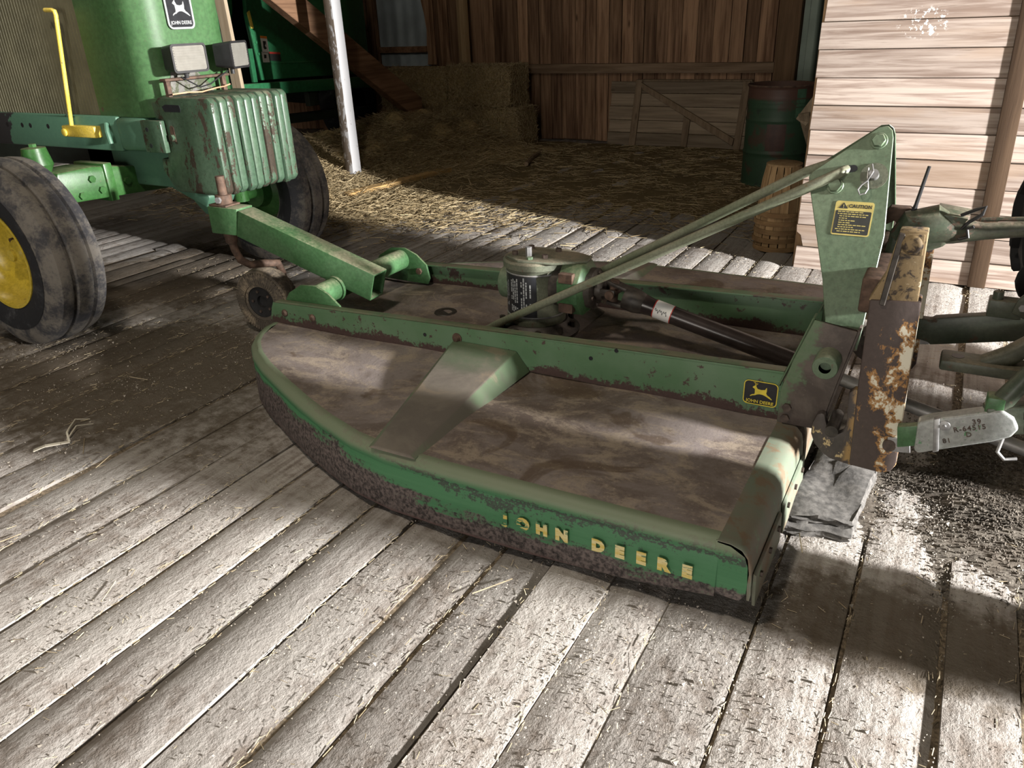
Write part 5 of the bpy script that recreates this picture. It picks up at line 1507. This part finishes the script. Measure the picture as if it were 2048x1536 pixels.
pn.part('batten', MB().slab([PL(-2.325, 0.0, 0.028), PL(-2.245, 0.0, 0.028), PL(-2.215, 0.75, 0.028), PL(-2.295, 0.75, 0.028)], (0, 0.027, 0)), M['panel_batten'], 0.002, 1)
pn.part('batten', MB().slab([PL(-2.965, 0.0, 0.028), PL(-2.885, 0.0, 0.028), PL(-2.875, 0.32, 0.028), PL(-2.955, 0.36, 0.028)], (0, 0.027, 0)), M['panel_batten'], 0.002, 1)
pn.part('diagonal_brace', MB().slab([PL(-3.525, 0.735, 0.055), PL(-3.50, 0.655, 0.055), PL(-2.33, 0.05, 0.055), PL(-2.32, 0.13, 0.055)], (0, 0.027, 0)), M['panel_batten'], 0.002, 1)
pn.part('top_edge', MB().slab([PL(-3.60, 0.742, 0.010), PL(-2.2, 0.742, 0.010), PL(-2.2, 0.765, 0.010), PL(-3.60, 0.765, 0.010)], (0, 0.034, 0)), M['panel_batten'], 0.002, 1)

# ------------------------------------------------------------------ drum, scrap boards, baskets
dr = Thing('steel_drum', (-1.49, 7.68, 0.0), 'open green steel drum with brown rust patches beside the pale board wall', 'drum')
prof = [(0.0, 0.006), (0.285, 0.006), (0.292, 0.0), (0.296, 0.012)]
for k in range(61):
    zz = 0.02 + 0.835 * k / 60
    r_ = 0.290
    for zr in (0.295, 0.585):
        r_ += 0.011 * math.exp(-((zz - zr) / 0.012) ** 2)
    for zr in (0.70, 0.735, 0.77):
        r_ += 0.004 * math.exp(-((zz - zr) / 0.010) ** 2)
    prof.append((r_, zz))
prof += [(0.296, 0.862), (0.298, 0.872), (0.290, 0.877), (0.283, 0.870), (0.283, 0.05), (0, 0.05)]
dr.part('shell', MB().lathe(prof, dr.loc, (0, 0, 1), 64), M['drum'], smooth=45)
dr.part('rim', MB().lathe([(0.290, 0.866), (0.301, 0.868), (0.303, 0.875), (0.298, 0.882), (0.288, 0.880)], dr.loc, (0, 0, 1), 64, closed=True), M['rust'])
def patch(a0, a1, z0, z1, mat, nm='paint_patch'):
    dr.part(nm, MB().lathe([(0.2915, z0), (0.2925, z0 + 0.004), (0.2925, z1 - 0.004), (0.2915, z1)], dr.loc, (0, 0, 1), 14, a0=math.radians(a0), a1=math.radians(a1)), mat)
patch(172, 205, 0.33, 0.56, plain('drum_red_brown', (0.055, 0.028, 0.022), 0.6))
patch(218, 236, 0.61, 0.85, plain('drum_green_stripe', (0.045, 0.10, 0.06), 0.6))
for k, (a, b, w_) in enumerate((((-1.22, 7.25, 0.60), (-0.98, 7.30, 0.98), 0.11), ((-1.20, 7.22, 0.68), (-1.00, 7.45, 0.06), 0.10), ((-1.14, 7.28, 0.74), (-0.92, 7.36, 0.03), 0.09))):
    labs = ('grey split board sticking up beside the rim of the green drum', 'grey scrap board propped against the side of the green drum', 'narrow scrap board standing between the drum and the pale board wall')
    single('scrap_board', MB().bar(a, b, w_, 0.022, (0.35, 1, 0.1)), M['grey_wood'], labs[k], 'board', a, 0.002, 1, group='scrap boards by the drum')

def basket_mesh_parts():
    """bushel basket upside down: slats, hoops and a round bottom, mouth at z = 0"""
    H, rb, rt_ = 0.335, 0.112, 0.150
    N = 16
    parts = []
    sl = MB()
    a_ = math.pi / N * 0.86
    for (r, zz) in ((rt_, 0.0), (0.140, 0.12), (0.128, 0.24), (rb, H)):
        pass
    vs, fs = [], []
    rows = ((rt_, 0.0), (0.143, 0.11), (0.131, 0.23), (rb, H))
    for r, zz in rows:
        for dr_ in (0.0, -0.004):
            for q in (-a_, a_):
                vs.append(((r + dr_) * math.cos(q), (r + dr_) * math.sin(q), zz))
    for i in range(3):
        b = i * 4
        fs += [(b, b + 1, b + 5, b + 4), (b + 3, b + 2, b + 6, b + 7), (b + 1, b + 3, b + 7, b + 5), (b + 2, b, b + 4, b + 6)]
    fs += [(0, 2, 3, 1), (12, 13, 15, 14)]
    sl.add(vs, fs)
    slat = sl.mesh('slat')
    slat.materials.append(M['basket'])
    def hoop(z0, z1, r0, r1, nm):
        hm = MB().lathe([(r0 + 0.001, z0), (r0 + 0.007, z0), (r1 + 0.007, z1), (r1 + 0.001, z1)], (0, 0, 0), (0, 0, 1), 40, closed=True).mesh(nm)
        hm.materials.append(M['hoop'])
        return hm
    h1 = hoop(0.0, 0.030, rt_, 0.148, 'hoop')
    h2 = hoop(0.150, 0.168, 0.140, 0.138, 'hoop')
    bt = MB().lathe([(0, H + 0.004), (rb - 0.006, H + 0.004), (rb + 0.003, H), (rb + 0.003, H - 0.012), (0, H - 0.012)], (0, 0, 0), (0, 0, 1), 32).mesh('basket_bottom')
    bt.materials.append(M['basket'])
    return slat, h1, h2, bt, N
SL, H1, H2, BT, NS = basket_mesh_parts()
names = ('wooden basket upturned on top of the nested basket stack', 'second basket down in the upturned nested stack, only its rim showing', 'third basket down in the upturned nested stack, only its rim showing',
         'fourth basket down in the upturned nested stack, only its rim showing', 'bottom basket of the upturned nested stack, its rim on the floor')
for k in range(5):
    zb = 0.236 - 0.0585 * k
    e = bpy.data.objects.new('bushel_basket', None)
    C.objects.link(e)
    e.location = (-0.985 + (0, -0.006, -0.002, -0.008, 0.003)[k], 5.43 + (0, 0.004, -0.003, 0.002, 0)[k], zb)
    e.rotation_euler = (random.uniform(-0.02, 0.02) if k else 0.0, random.uniform(-0.02, 0.02) if k else 0.0, k * 0.7)
    tag(e, names[k], 'basket', 'upturned bushel baskets behind the board wall')
    for q in range(NS):
        s_ = put('slat', SL, None, e)
        s_.rotation_euler = (0, 0, 2 * math.pi * q / NS)
    put('hoop', H1, None, e)
    if k == 0:
        put('basket_bottom', BT, None, e)

# ------------------------------------------------------------------ straw
def heap(x, y):
    def g(cx, cy, sx, sy, h):
        return h * np.exp(-((x - cx) / sx) ** 2 - ((y - cy) / sy) ** 2)
    z = g(-6.5, 8.35, 1.0, 0.75, 0.36) + g(-5.45, 8.55, 0.75, 0.5, 0.20) + g(-6.65, 6.9, 0.75, 0.7, 0.26) + g(-5.9, 7.5, 0.9, 0.8, 0.16) + g(-6.1, 5.9, 0.7, 0.5, 0.11) + g(-5.4, 5.45, 0.55, 0.28, 0.05)
    return z * np.clip((x + 7.3) / 0.5, 0, 1)
gx = np.linspace(-7.25, -3.9, 46)
gy = np.linspace(5.0, 9.45, 46)
GX_, GY_ = np.meshgrid(gx, gy, indexing='ij')
Hh = heap(GX_, GY_) * (1 + 0.25 * np.sin(9 * GX_ + 4 * GY_) * np.cos(7 * GY_)) - 0.016
vs = np.stack([GX_, GY_, Hh], -1).reshape(-1, 3)
ids = np.arange(46 * 46).reshape(46, 46)
fs = np.stack([ids[:-1, :-1], ids[1:, :-1], ids[1:, 1:], ids[:-1, 1:]], -1).reshape(-1, 4)
base = put('straw_heap', np_mesh('straw_heap', [(vs, fs)]), M['straw_dark'])
tag(base, 'loose straw heaped on the floor around the whitewashed post', 'straw')
base['kind'] = 'stuff'
def rand_dirs(n, zmax):
    a = rng.uniform(0, 2 * math.pi, n)
    zz = rng.uniform(-zmax, zmax, n)
    r_ = np.sqrt(1 - zz ** 2)
    return np.stack([np.cos(a) * r_, np.sin(a) * r_, zz], -1)
# stalks on the heap
n = 15000
px = np.clip(rng.normal(-5.9, 0.8, n), -7.1, -4.0)
py = rng.uniform(5.15, 8.75, n)
hz = heap(px, py)
keep = (hz > 0.03) | (rng.random(n) < 0.5)
px, py, hz = px[keep], py[keep], hz[keep]
n = len(px)
P = np.stack([px, py, np.maximum(hz, 0.004) + rng.uniform(-0.01, 0.035, n)], -1)
D = rand_dirs(n, 0.45)
s1 = strands(P, D, rng.uniform(0.07, 0.26, n), rng.uniform(0.0018, 0.0032, n))
st_o = put('straw_stalks', np_mesh('straw_stalks', [s1]), M['straw'], base)
st_o['kind'] = 'stuff'
# thin litter over the far floor
n = 13000
px = rng.uniform(-6.6, -0.9, n)
py = rng.uniform(5.25, 9.4, n)
w_ok = rng.random(n) < np.clip((py - 4.9 + 0.25 * (-(px) - 3.0)) / 1.3, 0.12, 1.0)
px, py = px[w_ok], py[w_ok]
n = len(px)
P = np.stack([px, py, rng.uniform(0.003, 0.016, n)], -1)
s2 = strands(P, rand_dirs(n, 0.06), rng.uniform(0.05, 0.20, n), rng.uniform(0.0015, 0.0028, n))
# litter at the edge of the heap, lit by the lamp
n = 5200
px = np.clip(rng.normal(-4.75, 0.8, n), -6.6, -2.3)
py = rng.normal(5.3, 0.36, n)
P = np.stack([px, py, rng.uniform(0.003, 0.030, n)], -1)
s3 = strands(P, rand_dirs(n, 0.2), rng.uniform(0.04, 0.16, n), rng.uniform(0.0015, 0.0028, n))
lit = put('straw_litter', np_mesh('straw_litter', [s2, s3]), M['straw'])
tag(lit, 'thin brown straw litter strewn over the far floor', 'straw')
lit['kind'] = 'stuff'
# a packed mat of old straw under the litter
gx = np.linspace(-5.6, -0.95, 40)
gy = np.linspace(5.45, 9.46, 40)
A, B = np.meshgrid(gx, gy, indexing='ij')
Hm = 0.010 + 0.006 * np.sin(5 * A + 3 * B) * np.cos(4 * B - 2 * A) + 0.005 * np.sin(13 * A) * np.cos(11 * B)
fall = np.clip((B - 5.45 + 0.12 * (-(A) - 3.0)) / 0.9, 0, 1)
Hm = Hm * fall - 0.030 * (1 - fall)
vs = np.stack([A, B, Hm], -1).reshape(-1, 3)
ids = np.arange(1600).reshape(40, 40)
fs = np.stack([ids[:-1, :-1], ids[1:, :-1], ids[1:, 1:], ids[:-1, 1:]], -1).reshape(-1, 4)
matm = T('trodden_straw_mat')
v_ = matm.geo.outputs['Position']
n1 = matm.noise(matm.sc(v_, (14, 60, 20), rot=(0, 0, 0.5)), 1.0, 5, 0.65)
n2 = matm.noise(v_, 3.0, 5, 0.6)
cc = matm.mix(n1, (0.085, 0.062, 0.030), (0.23, 0.175, 0.090))
cc = matm.mix(matm.step(n2, 0.4, 0.65, 0, 0.5), cc, (0.14, 0.11, 0.068))
M['mat'] = matm.out(cc, 0.95, 0, matm.bump(n1, 0.6, 0.01), 0.1)
mt = put('trodden_straw', np_mesh('trodden_straw', [(vs, fs)]), M['mat'], lit)
mt['kind'] = 'stuff'
# bales
bale_group = 'straw bales stacked by the back wall'
def bale(x0, x1, y0, y1, z0, z1, label, seed):
    r_ = np.random.default_rng(seed)
    loc = ((x0 + x1) / 2, (y0 + y1) / 2, z0)
    sx, sy, sz = x1 - x0, y1 - y0, z1 - z0
    e = bpy.data.objects.new('straw_bale', None)
    C.objects.link(e)
    e.location = loc
    tag(e, label, 'straw bale', bale_group)
    bm = bmesh.new()
    bmesh.ops.create_cube(bm, size=1.0)
    bmesh.ops.scale(bm, vec=(sx * 0.97, sy * 0.97, sz * 0.97), verts=bm.verts)
    bmesh.ops.subdivide_edges(bm, edges=bm.edges, cuts=9, use_grid_fill=True)
    for v in bm.verts:
        k = v.co
        f_ = 1 - 0.05 * ((abs(k.x) * 2 / sx) ** 6 * (abs(k.z) * 2 / sz) ** 6 + (abs(k.y) * 2 / sy) ** 6 * (abs(k.z) * 2 / sz) ** 6)
        v.co = Vector((k.x * f_, k.y * f_, k.z * f_ + sz / 2)) + Vector(r_.uniform(-0.008, 0.008, 3))
    me = bpy.data.meshes.new('bale_core')
    bm.to_mesh(me)
    bm.free()
    me.materials.append(M['straw_dark'])
    put('bale_core', me, None, e)
    n_ = 2600
    face = r_.choice(4, n_, p=(0.5, 0.2, 0.18, 0.12))
    u_, v_ = r_.uniform(-0.5, 0.5, n_), r_.uniform(0, 1, n_)
    P_ = np.zeros((n_, 3))
    P_[:, 0] = u_ * sx
    P_[:, 2] = v_ * sz
    P_[:, 1] = -sy / 2
    tp = face == 1
    P_[tp, 2] = sz
    P_[tp, 1] = (v_[tp] - 0.5) * sy
    for fc, sg in ((2, 0.5), (3, -0.5)):
        q = face == fc
        P_[q, 0] = sg * sx
        P_[q, 1] = u_[q] * sy
    a_ = r_.uniform(0, 2 * math.pi, n_)
    D_ = np.stack([np.cos(a_), r_.uniform(-0.35, 0.35, n_), np.sin(a_)], -1)
    D_[tp] = np.stack([np.cos(a_[tp]), np.sin(a_[tp]), r_.uniform(-0.3, 0.3, tp.sum())], -1)
    for fc in (2, 3):
        q = face == fc
        D_[q] = np.stack([r_.uniform(-0.35, 0.35, q.sum()), np.cos(a_[q]), np.sin(a_[q])], -1)
    D_ /= np.linalg.norm(D_, axis=1, keepdims=True)
    o = put('bale_straw', np_mesh('bale_straw', [strands(P_, D_, r_.uniform(0.05, 0.17, n_), r_.uniform(0.0018, 0.003, n_))]), M['straw'], e)
    o['kind'] = 'stuff'
    tw = MB()
    for f_ in (-0.27, 0.27):
        z_ = sz * (0.5 + f_)
        tw.tube([(-sx / 2 - 0.004, -sy / 2 - 0.004, z_), (0, -sy / 2 - 0.008, z_ + 0.004), (sx / 2 + 0.004, -sy / 2 - 0.004, z_), (sx / 2 + 0.004, sy / 2, z_)], 0.003, 5)
    put('twine', tw.mesh('twine'), M['straw_dark'], e)
bale(-6.98, -5.92, 8.86, 9.36, 0.47, 0.94, 'top straw bale resting beside the brown slanting timber end', 1)
bale(-5.90, -4.98, 8.88, 9.36, 0.49, 0.975, 'top straw bale in front of the tan pole, stepped back from the one below', 2)
bale(-5.86, -4.84, 8.80, 9.30, 0.0, 0.48, 'lower straw bale on the floor at the open end of the stack', 3)
bale(-6.95, -5.88, 8.84, 9.34, 0.0, 0.465, 'lower straw bale half buried behind the loose heap', 4)

# ------------------------------------------------------------------ dirt, chaff and scraps on the near floor
tim = bmesh.new()
bmesh.ops.create_cube(tim, size=1.0)
bmesh.ops.subdivide_edges(tim, edges=tim.edges, cuts=7, use_grid_fill=True)
tr_ = random.Random(2)
for v in tim.verts:
    k = v.co.copy()
    v.co = Vector((k.x * 0.20 + 0.02 * k.y, k.y * 0.56, (k.z + 0.5) * 0.062))
    if k.z > 0.4:
        v.co.z += tr_.uniform(-0.004, 0.004) + 0.010 * math.sin(9 * k.y + 4 * k.x) - (0.006 if abs(k.x) > 0.42 or k.y < -0.42 else 0)
    if k.y < -0.4:
        v.co.y += tr_.uniform(-0.012, 0.012) - 0.03 * (k.z < 0) + 0.05 * k.x
    v.co.x += tr_.uniform(-0.005, 0.005)
me = bpy.data.meshes.new('broken_timber')
tim.to_mesh(me)
tim.free()
for p in me.polygons:
    p.use_smooth = True
me.set_sharp_from_angle(angle=math.radians(50))
me.materials.append(M['timber_grey'])
bt_ = put('broken_timber', me)
bt_.location = (-0.155, 2.46, 0.002)
bt_.rotation_euler = (0, 0, -0.04)
tag(bt_, 'grey dusty timber block with chipped end on the floor under the hook', 'timber')

# dirt trodden into a low drift around the hitch
gx = np.linspace(-0.50, 1.3, 110)
gy = np.linspace(1.95, 3.35, 90)
A, B = np.meshgrid(gx, gy, indexing='ij')
env = np.clip(1 - ((A - 0.30) / 0.62) ** 2 - ((B - 2.62) / 0.52) ** 2, 0, 1) ** 0.6
wob = 0.5 + 0.5 * np.sin(11 * A + 3 * B + 2 * np.sin(5 * B)) * np.cos(9 * B - 4 * A)
env2 = np.clip(1 - ((A - 0.32) / 0.66) ** 2 - ((B - 2.64) / 0.56) ** 2, -2, 1)
Z = np.where(env2 > 0, env2 * (0.006 + 0.030 * wob), env2 * 0.05) + rng.uniform(-0.004, 0.004, A.shape) - 0.010
vs = np.stack([A, B, Z], -1).reshape(-1, 3)
ids = np.arange(110 * 90).reshape(110, 90)
fs = np.stack([ids[:-1, :-1], ids[1:, :-1], ids[1:, 1:], ids[:-1, 1:]], -1).reshape(-1, 4)
td = T('dark_chaffy_dirt')
v_ = td.geo.outputs['Position']
n1 = td.noise(v_, 60, 8, 0.75)
n2 = td.noise(v_, 9, 6, 0.65)
cc = td.mix(td.step(n1, 0.35, 0.62), (0.042, 0.034, 0.027), (0.20, 0.178, 0.15))
cc = td.mix(td.step(n2, 0.45, 0.6, 0, 0.6), cc, (0.12, 0.10, 0.08))
M['dirt'] = td.out(cc, 0.95, 0, td.bump(td.math('ADD', n1, n2), 0.8, 0.01), 0.1)
nc = 6000
ca = rng.normal(0.32, 0.30, nc)
cb = rng.normal(2.62, 0.26, nc)
ie = np.clip(1 - ((ca - 0.32) / 0.66) ** 2 - ((cb - 2.64) / 0.56) ** 2, 0, 1)
cz = ie * (0.006 + 0.030 * (0.5 + 0.5 * np.sin(11 * ca + 3 * cb + 2 * np.sin(5 * cb)) * np.cos(9 * cb - 4 * ca))) - 0.006
okc = (ca > -0.02) & (ca < 1.2) & (cb > 2.0) & (cb < 3.3)
ca, cb, cz = ca[okc], cb[okc], np.maximum(cz, 0.001)[okc]
dd_ = np.array([[1, 1, 1], [1, -1, -1], [-1, 1, -1], [-1, -1, 1]], float)
cv = np.stack([ca, cb, cz], -1)[:, None, :] + dd_[None] * rng.uniform(0.4, 1.3, (len(ca), 4, 3)) * rng.uniform(0.001, 0.0045, (len(ca), 1, 1))
cf = (np.arange(len(ca))[:, None, None] * 4 + np.array([[0, 1, 2], [0, 3, 1], [0, 2, 3], [1, 3, 2]])[None]).reshape(-1, 3)
cs = strands(np.stack([ca, cb, cz + 0.003], -1)[:700], rand_dirs(700, 0.2), rng.uniform(0.01, 0.05, 700), rng.uniform(0.0006, 0.0012, 700))
dirt = put('dirt_drift', np_mesh('dirt_drift', [(vs, fs), (cv.reshape(-1, 3), cf), cs]), M['dirt'])
for p in dirt.data.polygons:
    p.use_smooth = True
tag(dirt, 'dark dirt and chaff trodden into a low drift under the tractor hitch', 'dirt')
dirt['kind'] = 'stuff'
hk_ = MB()
pts = [(-3.01, 1.375, 0.010), (-2.985, 1.41, 0.020), (-2.955, 1.455, 0.016), (-2.945, 1.485, 0.010)]
for a, b in zip(pts[:-1], pts[1:]):
    hk_.bar(a, b, 0.019, 0.004)
hk_.tube([(-2.945, 1.485, 0.012), (-2.99, 1.51, 0.03), (-3.04, 1.55, 0.02), (-3.07, 1.60, 0.03), (-3.05, 1.65, 0.012)], [0.005, 0.004, 0.0035, 0.003, 0.0015], 6)
hk_.tube([(-2.97, 1.49, 0.010), (-3.02, 1.57, 0.025), (-3.0, 1.63, 0.010)], [0.003, 0.003, 0.0015], 6)
single('corn_husk', hk_, M['husk'], 'pale curled dry husk lying on the planks left of the mower', 'husk', (-2.98, 1.46, 0), 0.0)

def tets(P_, S_):
    n_ = len(P_)
    d = np.array([[1, 1, 1], [1, -1, -1], [-1, 1, -1], [-1, -1, 1]], float)
    j = rng.uniform(0.5, 1.2, (n_, 4, 3))
    v_ = P_[:, None, :] + d[None] * j * S_[:, None, None]
    b_ = np.arange(n_)[:, None, None] * 4
    f_ = (b_ + np.array([[0, 1, 2], [0, 3, 1], [0, 2, 3], [1, 3, 2]])[None]).reshape(-1, 3)
    return v_.reshape(-1, 3), f_
# clusters of grain and grit
cl = rng.uniform([-4.2, 0.3], [1.0, 3.0], (110, 2))
cl = np.concatenate([cl, rng.uniform([-0.25, 1.9], [0.5, 3.2], (40, 2)), rng.uniform([-1.0, 0.9], [0.2, 1.6], (26, 2)), rng.uniform([-3.2, 4.1], [-0.6, 5.1], (26, 2)), rng.uniform([0.0, 3.0], [1.2, 4.9], (20, 2))])
rad = rng.uniform(0.05, 0.22, len(cl))
pick = rng.integers(0, len(cl), 15000)
q = cl[pick] + rng.normal(0, 1, (15000, 2)) * rad[pick][:, None]
u_ = rng.uniform([-4.5, 0.2], [1.2, 5.2], (6000, 2))
xy = np.concatenate([q, u_])
inside = (xy[:, 0] > -2.66) & (xy[:, 0] < -0.30) & (xy[:, 1] > 1.70) & (xy[:, 1] < 3.92)
xy = xy[~inside]
n = len(xy)
S_ = rng.uniform(0.0007, 0.0023, n) * (1 + 1.3 * (rng.random(n) < 0.03))
P = np.concatenate([xy, (rng.uniform(0.002, 0.007, n))[:, None]], 1)
g1 = tets(P, S_)
gr = put('grain_and_grit', np_mesh('grain_and_grit', [g1]), M['grit'])
tag(gr, 'pale grain and grit scattered over the floor planks', 'grit')
gr['kind'] = 'stuff'
# chaff: short stalks, more in the gaps between planks
n = 11000
px = rng.uniform(-4.6, 1.2, n)
py = rng.uniform(0.2, 5.2, n)
gap_i = rng.random(n) < 0.72
ed = np.array([e for e in edges if -4.6 < e < 1.3])
px[gap_i] = ed[rng.integers(0, len(ed), gap_i.sum())] + rng.normal(0, 0.007, gap_i.sum())
inside = (px > -2.66) & (px < -0.30) & (py > 1.70) & (py < 3.92)
px, py, gap_i = px[~inside], py[~inside], gap_i[~inside]
n = len(px)
D = rand_dirs(n, 0.12)
D[gap_i] = np.stack([rng.normal(0, 0.25, gap_i.sum()), np.ones(gap_i.sum()), rng.normal(0, 0.1, gap_i.sum())], -1)
D /= np.linalg.norm(D, axis=1, keepdims=True)
zz = np.where(gap_i, rng.uniform(-0.012, 0.004, n), rng.uniform(0.003, 0.008, n))
s5 = strands(np.stack([px, py, zz], -1), D, rng.uniform(0.006, 0.032, n), rng.uniform(0.0005, 0.0012, n))
m_ = 34
P = np.stack([rng.uniform(-4.2, 0.6, m_), rng.uniform(0.4, 2.2, m_), rng.uniform(0.006, 0.012, m_)], -1)
ok = ~((P[:, 0] > -2.66) & (P[:, 1] > 1.68) & (P[:, 0] < -0.3))
P = P[ok]
s6 = strands(P, rand_dirs(len(P), 0.08), rng.uniform(0.07, 0.17, len(P)), rng.uniform(0.0012, 0.002, len(P)))
ch = put('chaff', np_mesh('chaff', [s5, s6]), M['chaff'])
tag(ch, 'pale chaff and broken straw in the gaps between floor planks', 'chaff')
ch['kind'] = 'stuff'
